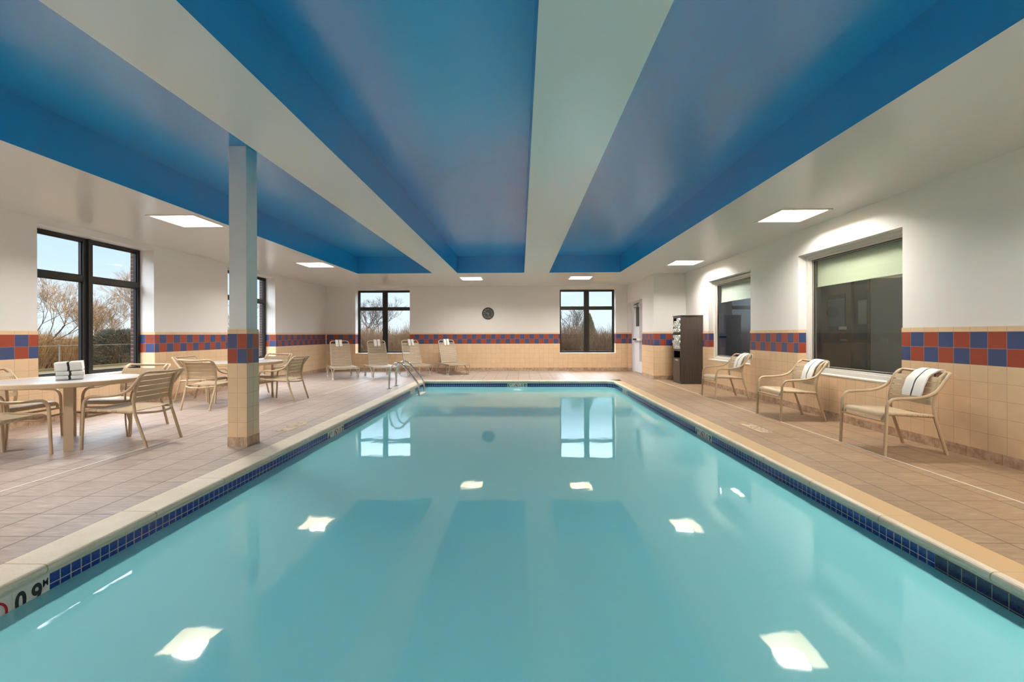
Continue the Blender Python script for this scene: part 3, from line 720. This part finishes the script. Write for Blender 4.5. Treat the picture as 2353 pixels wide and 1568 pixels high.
# towel stack on the near table
def folded(loc, rz, w, d, h, label, roll):
    mb = MB(); nfold = 1
    us = [-.5,-.48,-.3,-.045,.045,.3,.48,.5]
    for k in range(nfold):
        z0 = h*k/nfold; zz = h/nfold
        prof = []
        for q in range(13):
            a = PI/2+q/12*PI; prof.append((-d/2+min(zz/2,.024)*(1+math.cos(a)*abs(math.cos(a))**-.35 if abs(math.cos(a))>1e-6 else 1), z0+zz/2+zz/2*.985*math.copysign(abs(math.sin(a))**.6, math.sin(a))))
        prof = [(d/2-.006,z0+zz*.97)]+prof+[(d/2-.006,z0+zz*.03)]
        rows = [[Vector((u*w+.002*math.sin(k*3+i), y+.002*math.sin(u*7+k), z)) for u in us] for i,(y,z) in enumerate(prof)]
        o = len(mb.v); H_, W_ = len(rows), len(us)
        mb.v += [tuple(p) for r in rows for p in r]
        for i in range(H_-1):
            for j in range(W_-1): mb.f.append((o+i*W_+j,o+i*W_+j+1,o+(i+1)*W_+j+1,o+(i+1)*W_+j)); mb.m.append(1 if j == 3 else 0)
        for j in range(W_-1): mb.f.append((o+(H_-1)*W_+j,o+(H_-1)*W_+j+1,o+j+1,o+j)); mb.m.append(0)
        mb.f.append(tuple(o+i*W_ for i in range(H_))); mb.m.append(0); mb.f.append(tuple(o+i*W_+W_-1 for i in range(H_-1,-1,-1))); mb.m.append(0)
    ob = mb.build('folded_towel', [M['towel'], M['stripe_black']], smooth=50)
    ob.location = loc; ob.rotation_euler = (0,roll,rz); return tag(ob, label, 'towel', 'folded towels on the near table')
rz = math.radians(43); bx, by = -4.856, 4.563
folded((bx,by,.703), rz, .205, .25, .044, 'folded white towel with black stripe, bottom of the stack on the table', 0)
folded((bx,by,.747), rz+.03, .210, .25, .046, 'folded white towel with black stripe, middle of the stack on the table', 0)
folded((bx-.006,by,.795), rz-.02, .205, .25, .098, 'thick folded white towel with black stripe, top of the stack on the table', -.06)

# ------------------------------------------------------------------ chaise loungers
def make_lounger():
    t = thing('chaise_lounge', '', 'lounge chair', (0,0,0), 0, 'strap chaise lounges along the back wall'); R = .0135; W = .31
    BT = (.58,1.0); HG = (.20,.312)
    for sx in (-1,1):
        x = sx*W
        MB().tube(smooth_path([(x,-.605,.03),(x,-.645,.14),(x,-.695,.255),(x,-.685,.292),(x,-.64,.302),(x,0,.305),(x,HG[0],HG[1]-.006)], 5), R, 10).build('seat_rail', M['ltube'], t, smooth=True)
        MB().tube(smooth_path([(x,-.475,.03),(x,-.43,.13),(x,-.32,.222),(x,-.15,.272),(x,0,.284),(x,.15,.272),(x,.32,.222),(x,.43,.13),(x,.475,.03)], 4), R, 10).build('leg_arch', M['ltube'], t, smooth=True)
        MB().tube(smooth_path([(x,.605,.03),(x,.64,.14),(x,.69,.25),(x,.685,.292),(x,.64,.300),(x,HG[0],.300)], 5), R, 10).build('rear_rail', M['ltube'], t, smooth=True)
        for yc in (-.54,.54):
            MB().box(x-.012, x+.012, yc-.075, yc+.075, .012, .034).box(x-.014, x+.014, yc-.078, yc-.05, 0, .04).box(x-.014, x+.014, yc+.05, yc+.078, 0, .04).build('foot', M['white_plastic'], t, bevel=.004)
    MB().tube([(-W,-.69,.285),(W,-.69,.285)], R, 10).build('front_bar', M['ltube'], t, smooth=True)
    MB().tube([(-W,.685,.285),(W,.685,.285)], R, 10).build('rear_bar', M['ltube'], t, smooth=True)
    MB().tube(smooth_path([(-.28,-.05,.288),(-.2,-.05,.25),(0,-.05,.215),(.2,-.05,.25),(.28,-.05,.288)], 4), .010, 8).build('brace', M['ltube'], t, smooth=True)
    MB().tube(smooth_path([(-.22,.36,.62),(-.22,.44,.42),(-.22,.50,.30)], 3), .008, 8).tube(smooth_path([(.22,.36,.62),(.22,.44,.42),(.22,.50,.30)], 3), .008, 8).tube([(-.22,.50,.30),(.22,.50,.30)], .008, 8).build('back_prop', M['ltube'], t, smooth=True)
    d = Vector((0,BT[0]-HG[0],BT[1]-HG[1])); p0 = Vector((0,HG[0],HG[1])); wb = .257
    P = lambda x,s_: p0+d*s_+Vector((x,0,0))
    MB().tube(round_path([P(-wb,0),P(-wb+.01,1),P(wb-.01,1),P(wb,0)], .085, 6), R, 10).build('back_frame', M['ltube'], t, smooth=True)
    nrm = Vector((0,-d.z,d.y)).normalized()
    b = MB(); L = d.length
    for k in range(14):
        s0 = .02+k*.063; s1 = s0+.045
        if s1 > .91: break
        xw = wb-.002
        rows = [[P(x,s_)+nrm*.012*(1 if True else 0)-nrm*.010*(1-(x/xw)**2) for x in [(-xw+2*xw*i/6) for i in range(7)]] for s_ in (s0,(s0+s1)/2,s1)]
        b.sheet(rows, .004)
        for sx in (-1,1): b.tube([P(sx*wb*(1-.03*s0),s0),P(sx*wb*(1-.03*s1),s1)], R+.003, 8)
    b.build('back_webbing', M['lstrap'], t, smooth=35)
    s_ = MB()
    for k in range(16):
        y0 = -.68+k*.0555; y1 = y0+.0535
        rows = [[Vector((x,yy,.317-.008*(1-(x/W)**2))) for x in [(-W+2*W*i/6) for i in range(7)]] for yy in (y0,y1)]
        s_.sheet(rows, .004)
        for sx in (-1,1): s_.tube([(sx*W,y0,.303),(sx*W,y1,.303)], R+.003, 8)
    s_.build('seat_webbing', M['lstrap'], t, smooth=35)
    return t
LG = [(-4.90,11.77,31,'beige strap chaise lounge in the corner, in front of plain tile left of the window'),
      (-3.95,12.06,30,'beige strap chaise lounge in front of the left back window, against its centre post'),
      (-3.12,12.62,29,'beige strap chaise lounge at the right edge of the left back window'),
      (-2.10,13.10,28,'beige strap chaise lounge entirely in front of tiled wall, closest to the clock')]
lg0 = make_lounger()
for i,(x,y,a,lb) in enumerate(LG):
    if i == 0: lg0.location = (x,y,0); lg0.rotation_euler = (0,0,math.radians(a)); lg0['label'] = lb
    else: dup(lg0, (x,y,0), math.radians(a), lb)
LT = ['white towel with dark stripe on the chaise in the corner','white towel with dark stripe on the chaise before the window post','white towel with dark stripe on the chaise at the right window edge','white towel with dark stripe on the chaise closest to the clock']
for (x,y,a,_),lb,dx in zip(LG, LT, (-.02,.02,.03,.0)):
    e = Vector((.38,.688)).normalized()
    top = Vector((.58,1.0))
    q = lambda s_,o: (top.x-e.x*s_-e.y*o, top.y-e.y*s_+e.x*o)
    draped(lb, 'towel', (x,y,0), math.radians(a), [q(.19,.030),q(.12,.030),q(.05,.029),(top.x-.01,top.y+.026),(top.x+.022,top.y+.012),q(.03,-.024),q(.10,-.026),q(.16,-.028)], .17, lambda t,dx=dx: dx, 0, 'towels on the chaise lounges', .09, .014, 'stripe_black')

# ------------------------------------------------------------------ pool ladder
t = thing('pool_ladder', 'stainless steel pool ladder with two looped handrails at the left pool edge', 'pool ladder', (-2.5,9.59,0))
for yy in (-.26,.26):
    prof = smooth_path([(-.365,0),(-.36,.2),(-.345,.38),(-.30,.49),(-.22,.553),(-.135,.555),(-.05,.505),(.04,.40),(.21,.19),(.265,.105),(.282,.03),(.285,-.06),(.284,-.35),(.27,-.7),(.262,-.95)], 5)
    MB().tube([(p.x,yy,p.y) for p in [Vector((a.x,a.y)) for a in prof]], .021, 14).build('handrail', M['steel'], t, smooth=True)
    MB().lathe([(.062,.0),(.062,.006),(.045,.014),(.024,.018)], 20, (-.365,yy,.002)).build('escutcheon', M['steel'], t, smooth=True)
for z in (-.15,-.45,-.75):
    MB().box(.22,.33,-.245,.245,z-.02,z+.02).build('tread', M['white_plastic'], t, bevel=.008)

# ------------------------------------------------------------------ depth markers (tiles with lettering)
def marker(loc, ax, nrm, tiles, label, faded=False, up=Vector((0,0,1))):
    """ax: reading direction, nrm: out of the surface, tiles: list of 'text' per .166 tile; '*' is the no-diving symbol"""
    ax = Vector(ax); nrm = Vector(nrm); up = Vector(up); n = len(tiles); ts = .1655; tw = .155
    t = thing('depth_marker', label, 'depth marker', loc, 0, 'pool depth markers')
    def W(u, v, d): return ax*u+up*v+nrm*d
    tm = MB()
    for k in range(n):
        u0 = k*ts+.004; u1 = u0+tw+.003
        c = [W(u0,0,.003),W(u1,0,.003),W(u1,tw,.003),W(u0,tw,.003)]; c2 = [W(u0,0,-.01),W(u1,0,-.01),W(u1,tw,-.01),W(u0,tw,-.01)]
        tm.add(c2+c, [(4,5,6,7),(0,1,5,4),(1,2,6,5),(2,3,7,6),(3,0,4,7)])
    e_ = n*ts+.003; tm.add([W(0,-.003,.001),W(e_,-.003,.001),W(e_,tw+.003,.001),W(0,tw+.003,.001)], [(0,1,2,3)])
    tm.build('tile', M['marker_tile'] if not faded else M['faded_tile'], t)
    lt = MB(); rr = MB()
    lm = M['letter'] if not faded else M['faded_letter']
    def put(mb, s_, size, u, v, bold=.0, sx=1.0, align='LEFT'):
        vs, fs = text_faces(s_, size, bold, align)
        mb.add([W(u+x*sx, v+y, .0045) for x,y,z in vs], fs)
    for k, s_ in enumerate(tiles):
        u = k*ts
        if s_ == '*':
            c = Vector((u+.083,.084)); N = 40
            for r0,r1,a0,a1 in ((.056,.066,0,2*PI),):
                vs = []
                for j in range(N): a = 2*PI*j/N; vs += [W(c.x+r0*math.cos(a),c.y+r0*math.sin(a),.005),W(c.x+r1*math.cos(a),c.y+r1*math.sin(a),.005)]
                rr.add(vs, [(2*j,2*j+1,(2*j+3)%(2*N),(2*j+2)%(2*N)) for j in range(N)])
            e = Vector((math.cos(2.356),math.sin(2.356))); p = Vector((-e.y,e.x))
            qv = [c+e*.057+p*.005,c-e*.057+p*.005,c-e*.057-p*.005,c+e*.057-p*.005]; rr.add([W(a.x,a.y,.0055) for a in qv], [(0,1,2,3)])
            def limb(a,b,wd):
                a = c+Vector(a); b = c+Vector(b); d = (b-a).normalized(); pp = Vector((-d.y,d.x))*wd
                lt.add([W(*(a+pp),.005),W(*(b+pp),.005),W(*(b-pp),.005),W(*(a-pp),.005)], [(0,1,2,3)])
            limb((-.004,.012),(.012,-.022),.008); limb((-.004,.012),(-.022,.034),.005); limb((-.004,.010),(-.008,.036),.005); limb((.012,-.020),(.004,-.044),.004); limb((.012,-.020),(.022,-.042),.004)
            hv = [W(c.x+.020+.008*math.cos(j*.7),c.y-.028+.008*math.sin(j*.7),.005) for j in range(9)]; lt.add(hv, [tuple(range(9))])
            wv = []; 
            for j in range(9): x = -.04+.01*j; wv += [W(c.x+x,c.y-.046+.003*math.sin(j*1.6),.0052),W(c.x+x,c.y-.042+.003*math.sin(j*1.6),.0052)]
            lt.add(wv, [(2*j,2*j+1,2*j+3,2*j+2) for j in range(8)])
        else:
            big, small = s_
            lt_ = MB(); put(lt_, big, .132, u+.012, .048, .004, .74)
            wbig = {'4':.064,'5':.062,'1.3':.114,'1.5':.114,'0.9':.122,'3':.062}[big]
            put(lt_, small, .052, u+.010+wbig, .106, .001, .72 if small == 'M' else .85); lt_.build('lettering', lm, t, recalc=False)
    if lt.v: lt.build('diver_symbol', lm, t, recalc=False)
    if rr.v: rr.build('no_diving_ring', M['red_ring'] if not faded else M['faded_letter'], t, recalc=False)
    return t
ZB = -.066-.155
FT, MT = 'FT', 'M'
marker((PXL,5.418,ZB), (0,1,0), (1,0,0), [('4',FT),'*',('1.3',MT)], 'white depth marker reading 4 FT in the left pool wall beyond the column')
marker((PXR,5.790,ZB), (0,-1,0), (-1,0,0), [('4',FT),'*',('1.3',MT)], 'white depth marker reading 4 FT in the right pool wall beside the chairs')
marker((-.345,PYF,ZB), (1,0,0), (0,-1,0), [('5',FT),'*',('1.5',MT)], 'white depth marker reading 5 FT in the middle of the far pool wall')
marker((PXL,2.187-.4965,ZB), (0,1,0), (1,0,0), [('3',FT),'*',('0.9',MT)], 'white depth marker ending in 0.9 M at the near left pool edge')
marker((PXL,9.47,ZB), (0,1,0), (1,0,0), [('5',FT),'*',('1.5',MT)], 'white depth marker in the left pool wall behind the ladder')
marker((PXR,9.95,ZB), (0,-1,0), (-1,0,0), [('5',FT),'*',('1.5',MT)], 'white depth marker in the right pool wall near the far corner')
marker((2.83,5.665,.001), (0,-1,0), (0,0,1), [('4',FT),'*',('1.3',MT)], 'faded depth marker tiles set flat in the deck before the right chairs', True, (1,0,0))
marker((-2.83,5.20,.001), (0,1,0), (0,0,1), [('4',FT),'*',('1.3',MT)], 'faded depth marker tiles set flat in the deck beside the column', True, (-1,0,0))
pl = thing('pool_light', 'small glowing underwater lamp below the depth marker in the far pool wall', 'pool light', (-.09,PYF,-.235))
vs = [(.10*math.cos(2*PI*j/28), -.012, .026*math.sin(2*PI*j/28)) for j in range(28)]
MB().add(vs+[(x,-.002,z) for x,y,z in vs], [tuple(range(28))]+[(j,(j+1)%28,28+(j+1)%28,28+j) for j in range(28)]).build('lens', M['pool_lamp'], pl, recalc=False)
MB().tube([(.108*math.cos(2*PI*j/28), -.006, .034*math.sin(2*PI*j/28)) for j in range(29)], .006, 8, caps=False).build('bezel', M['steel'], pl, smooth=True)

# ------------------------------------------------------------------ wall clock
ck = thing('wall_clock', 'round black wall clock with pale numerals on the back wall', 'clock', (-1.061,YB,1.855))
def disc(mb, r, y0, y1, n=48): mb.add([(r*math.cos(2*PI*j/n),y0,r*math.sin(2*PI*j/n)) for j in range(n)]+[(r*math.cos(2*PI*j/n),y1,r*math.sin(2*PI*j/n)) for j in range(n)], [tuple(range(n)),tuple(range(2*n-1,n-1,-1))]+[(j,(j+1)%n,n+(j+1)%n,n+j) for j in range(n)])
mb = MB(); disc(mb, .178, -.022, -.0005); mb.build('dial', M['clock_face'], ck)
MB().tube([(.183*math.cos(2*PI*j/48), -.022, .183*math.sin(2*PI*j/48)) for j in range(49)], .0115, 10, caps=False).build('rim', M['clock_rim'], ck, smooth=True)
mb = MB()
for h in range(1,13):
    a = PI/2-h*PI/6; vs, fs = text_faces(str(h), .045, .0008, 'CENTER')
    mb.add([(.135*math.cos(a)+x, -.0226, .135*math.sin(a)+y-.016) for x,y,z in vs], fs)
for k in range(60):
    a = 2*PI*k/60; r0 = .160 if k%5 else .157; e = Vector((math.cos(a),math.sin(a))); p = Vector((-e.y,e.x))*(.001 if k%5 else .0018)
    mb.add([(*(e*r0+p),0),(*(e*.166+p),0),(*(e*.166-p),0),(*(e*r0-p),0)], [(0,1,2,3)]); mb.v[-4:] = [(x,-.0226,y) for x,y,_ in mb.v[-4:]]
mb.build('numerals', M['clock_white'], ck, recalc=False)
def hand(name, ang, L, w, y):
    e = Vector((math.sin(ang),math.cos(ang))); p = Vector((e.y,-e.x))
    q = [e*-.03+p*w,e*L+p*w*.5,e*L-p*w*.5,e*-.03-p*w]
    MB().add([(a.x,y,a.y) for a in q]+[(a.x,y+.001,a.y) for a in q], [(0,1,2,3),(4,7,6,5),(0,4,5,1),(1,5,6,2),(2,6,7,3),(3,7,4,0)]).build(name, M['clock_white'], ck)
hand('hour_hand', math.radians(9*30+27*.5), .105, .005, -.025); hand('minute_hand', math.radians(27*6), .15, .0038, -.027)
mb = MB(); disc(mb, .008, -.03, -.023, 16); mb.build('hub', M['clock_white'], ck)

# ------------------------------------------------------------------ towel cabinet and its rolled towels
cb = thing('towel_cabinet', 'tall dark walnut towel cabinet standing against the right wall', 'cabinet', (3.737,10.18,0))
D, Wd, Hh = .515, .50, 1.612
MB().box(0, D, 0, .022, 0, Hh-.02).build('side_panel', M['wood'], cb); MB().box(0, D, Wd-.022, Wd, 0, Hh-.02).build('side_panel', M['wood'], cb)
MB().box(-.012, D+.0, -.012, Wd+.012, Hh-.022, Hh).build('top', M['wood'], cb, bevel=.002)
MB().box(D-.012, D, .022, Wd-.022, .0, Hh-.02).build('back_panel', M['wood'], cb)
fr = MB()
fr.box(0, .02, .022, .05, .045, Hh-.022); fr.box(0, .02, Wd-.05, Wd-.022, .045, Hh-.022); fr.box(0, .02, .05, Wd-.05, Hh-.06, Hh-.022); fr.box(0, .02, .022, Wd-.022, 0, .045); fr.box(0,.02,.05,Wd-.05,.58,.60)
fr.build('face_frame', M['wood'], cb)
MB().box(0, D-.012, .022, Wd-.022, 1.165, 1.212).build('shelf', M['wood'], cb); MB().box(0, D-.012, .022, Wd-.022, .773, .814).build('shelf', M['wood'], cb)
MB().box(.30, .31, .022, Wd-.022, .58, .773).box(.0,.30,.022,Wd-.022,.602,.606).box(.0,.30,.022,Wd-.022,.765,.772).box(.002,.30,.022,.026,.606,.765).box(.002,.30,Wd-.026,Wd-.022,.606,.765).build('bin_opening', M['black'], cb)  # black liners added to darken the inside of the opening
dr = MB().box(-.012, .0, .035, Wd-.035, .05, .585).build('door', M['wood'], cb, bevel=.003)
vs, fs = text_faces('TOWELS', .052, .0012, 'CENTER'); MB().add([(-.0135, Wd/2-x, .535+y) for x,y,z in vs], fs).build('lettering', M['white_plastic'], dr, recalc=False)
def make_roll():
    r = .036; L = .28
    mb = MB(); n = 18
    prof = [(.004,.012),(.010,.004),(.014,.012),(.020,.003),(.0245,.010),(.031,.002),(r,.012)]
    rings = [(rr,dx) for rr,dx in prof]+[(r,L)]
    vs = [(dx, rr*math.cos(2*PI*j/n), rr*math.sin(2*PI*j/n)) for rr,dx in rings for j in range(n)]; k = len(rings)
    fs = [(i*n+j,i*n+(j+1)%n,(i+1)*n+(j+1)%n,(i+1)*n+j) for i in range(k-1) for j in range(n)]
    mi = []
    for i in range(k-1):
        for j in range(n): mi.append(1 if (i in (1,3) and j in (0,1,2,3,4)) else 0)
    o = len(mb.v); mb.v += vs; mb.f += fs; mb.m += mi
    mb.f += [tuple(range(n-1,-1,-1)), tuple((k-1)*n+j for j in range(n))]; mb.m += [0,0]
    return mb.build('rolled_towel', [M['towel'], M['stripe']], smooth=40)
roll0 = None
for sh, (zb, lb, grp, rows_) in enumerate(((1.212,'white rolled towel stacked on the top shelf of the dark cabinet','rolled towels on the top cabinet shelf',5),(.814,'white rolled towel stacked on the lower shelf of the dark cabinet','rolled towels on the lower cabinet shelf',5))):
    for rw in range(rows_):
        for c_ in range(6 - (rw%2)):
            if sh == 0 and rw == rows_-1 and c_ > 2: continue
            if roll0 is None: o = roll0 = make_roll()
            else: o = roll0.copy(); COL.objects.link(o)
            o.location = (3.737+random.uniform(-.04,-.008), 10.18+.060+(.037 if rw%2 else 0)+c_*.0755, zb+.0365+rw*.0655)
            o.rotation_euler = (random.uniform(0,6),0,0); tag(o, lb, 'towel', grp)

# ------------------------------------------------------------------ outside
g = MB(); g.quad((-260,-260,-.25),(260,-260,-.25),(260,260,-.25),(-260,260,-.25)); struct(g.build('ground', M['drygrass']))
struct(MB().box(-17.6,-6.9,-20,60,-.3,-.15).build('path', M['concrete'])); struct(MB().box(-17.75,-17.6,-20,60,-.3,-.06).build('kerb', M['concrete']))
def prism(mb, a, b, r0, r1, n=3):
    d = (b-a); 
    if d.length < 1e-6: return
    d.normalize(); u = d.orthogonal().normalized(); v = d.cross(u)
    vs = [a+(u*math.cos(2*PI*j/n)+v*math.sin(2*PI*j/n))*r0 for j in range(n)]+[b+(u*math.cos(2*PI*j/n)+v*math.sin(2*PI*j/n))*r1 for j in range(n)]
    mb.add(vs, [(j,(j+1)%n,n+(j+1)%n,n+j) for j in range(n)])
def rv(rnd, s=1): return Vector((rnd.uniform(-1,1),rnd.uniform(-1,1),rnd.uniform(-1,1)))*s
def make_tree(height, seed, spread=.55, depth=6, thick=.042, first=.28, nb=3):
    rnd = random.Random(seed); big, tw = MB(), MB()
    def grow(p, d, L, r, lv):
        seg = 3; q = p
        for k in range(seg):
            d = (d+rv(rnd,.14)+Vector((0,0,.05))).normalized(); q2 = q+d*L/seg
            rr = r*(1-.25*(k+1)/seg)
            prism(big if r > .012 else tw, q, q2, max(r*(1-.25*k/seg),.0028), max(rr,.0024), 5 if r > .02 else 3); q = q2
        if lv <= 0: return
        for k in range(nb if lv > 1 else nb+1):
            nd = (d+rv(rnd,spread*1.3)+Vector((0,0,.12))).normalized()
            grow(q, nd, L*rnd.uniform(.62,.86), r*.62, lv-1)
        if rnd.random() < .6: grow(p+(q-p)*rnd.uniform(.4,.8), (d+rv(rnd,spread*1.6)).normalized(), L*.6, r*.5, lv-1)
    for k in range(2): grow(Vector((0,0,-.05)), Vector((rnd.uniform(-.3,.3),rnd.uniform(-.3,.3),1)).normalized(), height*first, thick, depth)
    return big, tw
def tree(label, loc, height, seed, bark, twig, **kw):
    t = thing('bare_tree', label, 'tree', loc, 0, 'leafless trees outside'); b, w_ = make_tree(height, seed, **kw)
    b.build('branches', bark, t, recalc=False)
    if w_.v: w_.build('twigs', twig, t, recalc=False)
    return t
tree('leafless golden tree outside the left window, behind its left panes', (-20.6,18.0,-.25), 4.3, 3, M['bark'], M['twig'], depth=6, spread=.5)
tree('leafless pale tree rising highest behind the right panes of the left window', (-20.4,23.3,-.25), 5.2, 11, M['bark'], M['twig'], depth=6, spread=.42)
tree('leafless thin tree between the other two outside the left window', (-22.0,21.6,-.25), 3.4, 19, M['bark'], M['twig'], depth=6, spread=.5)
tree('leafless dark tree outside the left back window', (-8.35,24.0,-.25), 4.0, 5, M['darkbark'], M['darkbark'], depth=5, spread=.6, thick=.05)
tree('leafless slim tree behind the left half of the right back window', (2.6,23.5,-.25), 3.4, 23, M['darkbark'], M['darkbark'], depth=5, spread=.6)
tree('leafless tree outside the second left window beyond the column', (-20.5,32.0,-.25), 4.6, 31, M['bark'], M['twig'], depth=5)
def make_brush(H_, R_, N, seed, r=.008, lean=.35):
    rnd = random.Random(seed); mb = MB()
    for k in range(N):
        a = rnd.uniform(0,2*PI); rr = R_*math.sqrt(rnd.random()); p = Vector((rr*math.cos(a), rr*math.sin(a), 0))
        hh = H_*(1-.35*(rr/R_)**2)*rnd.uniform(.55,1.05); d = Vector((math.cos(a)*lean*rr/R_,math.sin(a)*lean*rr/R_,1))+rv(rnd,.22); d.normalize()
        q = p+d*hh*.55; e = (d+rv(rnd,.35)).normalized(); s_ = q+e*hh*.45
        prism(mb, p, q, r, r*.8); prism(mb, q, s_, r*.8, r*.35)
        for z in range(2):
            b0 = p+(q-p)*rnd.uniform(.3,1); prism(mb, b0, b0+(d+rv(rnd,.9)).normalized()*hh*.28, r*.6, r*.25)
    return mb
def make_needles(N, seed, shape, ln, r=.011):
    rnd = random.Random(seed); mb = MB()
    for k in range(N):
        z = rnd.random()**.8; a = rnd.uniform(0,2*PI); R_ = shape(z)*math.sqrt(rnd.uniform(.25,1))
        p = Vector((R_*math.cos(a), R_*math.sin(a), z)); d = (Vector((math.cos(a),math.sin(a),.55))+rv(rnd,.6)).normalized()
        prism(mb, p, p+d*ln*rnd.uniform(.6,1.2), r, r*.2)
    return mb
def thicket(name_label, m, spots, seed, hs=1.0, dens=1.0):
    rnd = random.Random(seed); out = MB()
    for k,(x,y) in enumerate(spots):
        mb = make_brush(*((1.9,1.15,int(1500*dens)),(1.6,1.25,int(1500*dens)),(2.1,1.0,int(1300*dens)))[k%3], seed*50+k); sc_ = rnd.uniform(.88,1.06)*hs
        out.add([(x+v[0]*sc_, y+v[1]*sc_, -.25+v[2]*sc_) for v in mb.v], mb.f)
    tag(out.build('brush_thicket', M[m], recalc=False), name_label, 'brush', None, 'stuff')
rnd = random.Random(4)
thicket('golden brown leafless brush beyond the path outside the left windows', 'brush_tan', [(-20.6-rnd.uniform(0,1.3), 14.6+k*1.5) for k in range(13)], 1)
thicket('brown leafless brush outside the left back window', 'brush_brown', [(-11.0+k*1.25, 21.2+rnd.uniform(0,1.4)) for k in range(8)], 2, 1.15, 1.5)
thicket('dark grey brown brush outside the right back window', 'brush_dark', [(-.6+k*1.1, 20.2+rnd.uniform(0,1.2)) for k in range(8)], 3, 1.1, 1.5)
def evergreen(label, loc, m, N, seed, shape, sx, sz, ln):
    t = thing('evergreen_shrub', label, 'shrub', loc); mb = make_needles(N, seed, shape, ln/sz); mb.v = [(x*sx,y*sx,z*sz) for x,y,z in mb.v]
    mb.build('foliage', M[m], t, recalc=False); MB().tube([(0,0,-.05),(0,0,sz*.6)], [.05,.02], 8).build('stem', M['bark'], t)
    return t
evergreen('dark rounded evergreen bush outside the right panes of the left window', (-18.95,20.0,-.22), 'evergreen', 7000, 5, lambda z: math.sqrt(max(0,1-((z-.38)/.66)**2)), 1.15, 1.62, .2)
evergreen('pointed conifer tree outside the right back window', (3.35,21.5,-.25), 'conifer', 7000, 8, lambda z: .05+.95*(1-z)**.9, .85, 2.35, .2)
fe = thing('wire_fence', 'low wire fence in front of the brush outside the left windows', 'fence', (-17.9,0,-.25))
for k in range(9): MB().tube([(0,10+k*3.2,0),(0,10+k*3.2,1.08)], .025, 8).build('post', M['fence'], fe)
MB().tube([(0,9.5,1.03),(0,36.5,1.03)], .008, 6).build('rail', M['fence'], fe)
tl = MB(); rnd = random.Random(9)
for side in range(2):
    for k in range(90):
        if side == 0: p = Vector((-62-rnd.uniform(0,10), -20+k*1.5, -.3))
        else: p = Vector((-60+k*1.4, 66+rnd.uniform(0,10), -.3))
        hh = rnd.uniform(1.0,2.0); n_ = 7
        prof = [(1.4,0),(1.9,hh*.4),(1.4,hh*.75),(.5,hh)]
        tl.lathe([(r*rnd.uniform(.8,1.2),z) for r,z in prof], n_, p)
tag(tl.build('treeline', M['brush_dark'], smooth=60), 'distant brown treeline on the horizon', 'treeline', None, 'stuff')

# ------------------------------------------------------------------ light, world, camera
w = bpy.data.worlds.new('sky'); sc.world = w; w.use_nodes = True; t = NT(w)
bg = t.n['Background']; tc = t.new('ShaderNodeTexCoord'); sx = t.new('ShaderNodeSeparateXYZ'); t.l.new(tc.outputs['Generated'], sx.inputs[0])
col = t.ramp(sx.outputs[2], [(0,(.66,.78,.84,1)),(.05,(.66,.79,.87,1)),(.15,(.50,.69,.84,1)),(.4,(.60,.68,.76,1)),(1,(.64,.69,.75,1))])
st = t.ramp(sx.outputs[2], [(0,(.9,.9,.9,1)),(.16,(.95,.95,.95,1)),(.3,(1,1,1,1)),(1,(1,1,1,1))])
k = t.math('MULTIPLY_ADD', t.math('SMOOTH_MIN', t.math('MAXIMUM', t.math('SUBTRACT', sx.outputs[2], .18), 0.0), .4, .1), 22.0, .64)
t.l.new(col, bg.inputs[0]); t.l.new(k, bg.inputs[1])
sun = bpy.data.lights.new('sun', 'SUN'); sun.energy = 4.0; sun.angle = .02; sun.color = (1,.88,.7)
so = bpy.data.objects.new('sun', sun); COL.objects.link(so)
so.rotation_euler = Vector((.62,-.6,.52)).to_track_quat('Z','Y').to_euler()
def portal(loc, size, rot):
    l = bpy.data.lights.new('window_portal', 'AREA'); l.shape = 'RECTANGLE'; l.size, l.size_y = size; l.cycles.is_portal = True
    o = bpy.data.objects.new('window_portal', l); COL.objects.link(o); o.location = loc; o.rotation_euler = rot
for a,b in LWIN: portal((XL-.33,(a+b)/2,1.61), (2.07,1.8), (0,-PI/2,0))
for a,b in BWIN: portal(((a+b)/2,YB+.33,1.6), (1.8,2.07), (-PI/2,0,0))

F, YAW, ROLL, SY, ZCAM = 993.077, .0205, .0027, -14.736, 1.1683
cy, sy_, cr, sr = math.cos(YAW), math.sin(YAW), math.cos(ROLL), math.sin(ROLL)
Rv = Vector((cr*cy,cr*sy_,-sr)); Uv = Vector((sr*cy,sr*sy_,cr)); Fv = Vector((-sy_,cy,0))
cam = bpy.data.cameras.new('camera'); co = bpy.data.objects.new('camera', cam); COL.objects.link(co)
mw = Matrix.Identity(4)
for i in range(3): mw[i][0], mw[i][1], mw[i][2] = Rv[i], Uv[i], -Fv[i]
mw[0][3], mw[1][3], mw[2][3] = 0, 0, ZCAM
co.matrix_world = mw
cam.sensor_width = 36; cam.sensor_fit = 'HORIZONTAL'; cam.lens = F/2353*36; cam.shift_y = SY/2353; cam.clip_end = 600; cam.clip_start = .05
sc.camera = co
vs_ = sc.view_settings; vs_.view_transform = 'Standard'; vs_.look = 'None'; vs_.gamma = 1; vs_.exposure = 1.06; vs_.use_curve_mapping = False
cy_ = sc.cycles
cy_.max_bounces = 10; cy_.diffuse_bounces = 4; cy_.glossy_bounces = 3; cy_.transmission_bounces = 4; cy_.transparent_max_bounces = 10; cy_.volume_bounces = 3
cy_.sample_clamp_indirect = 5; cy_.caustics_reflective = False; cy_.caustics_refractive = False
cy_.use_adaptive_sampling = True; cy_.adaptive_threshold = .02; cy_.use_denoising = True
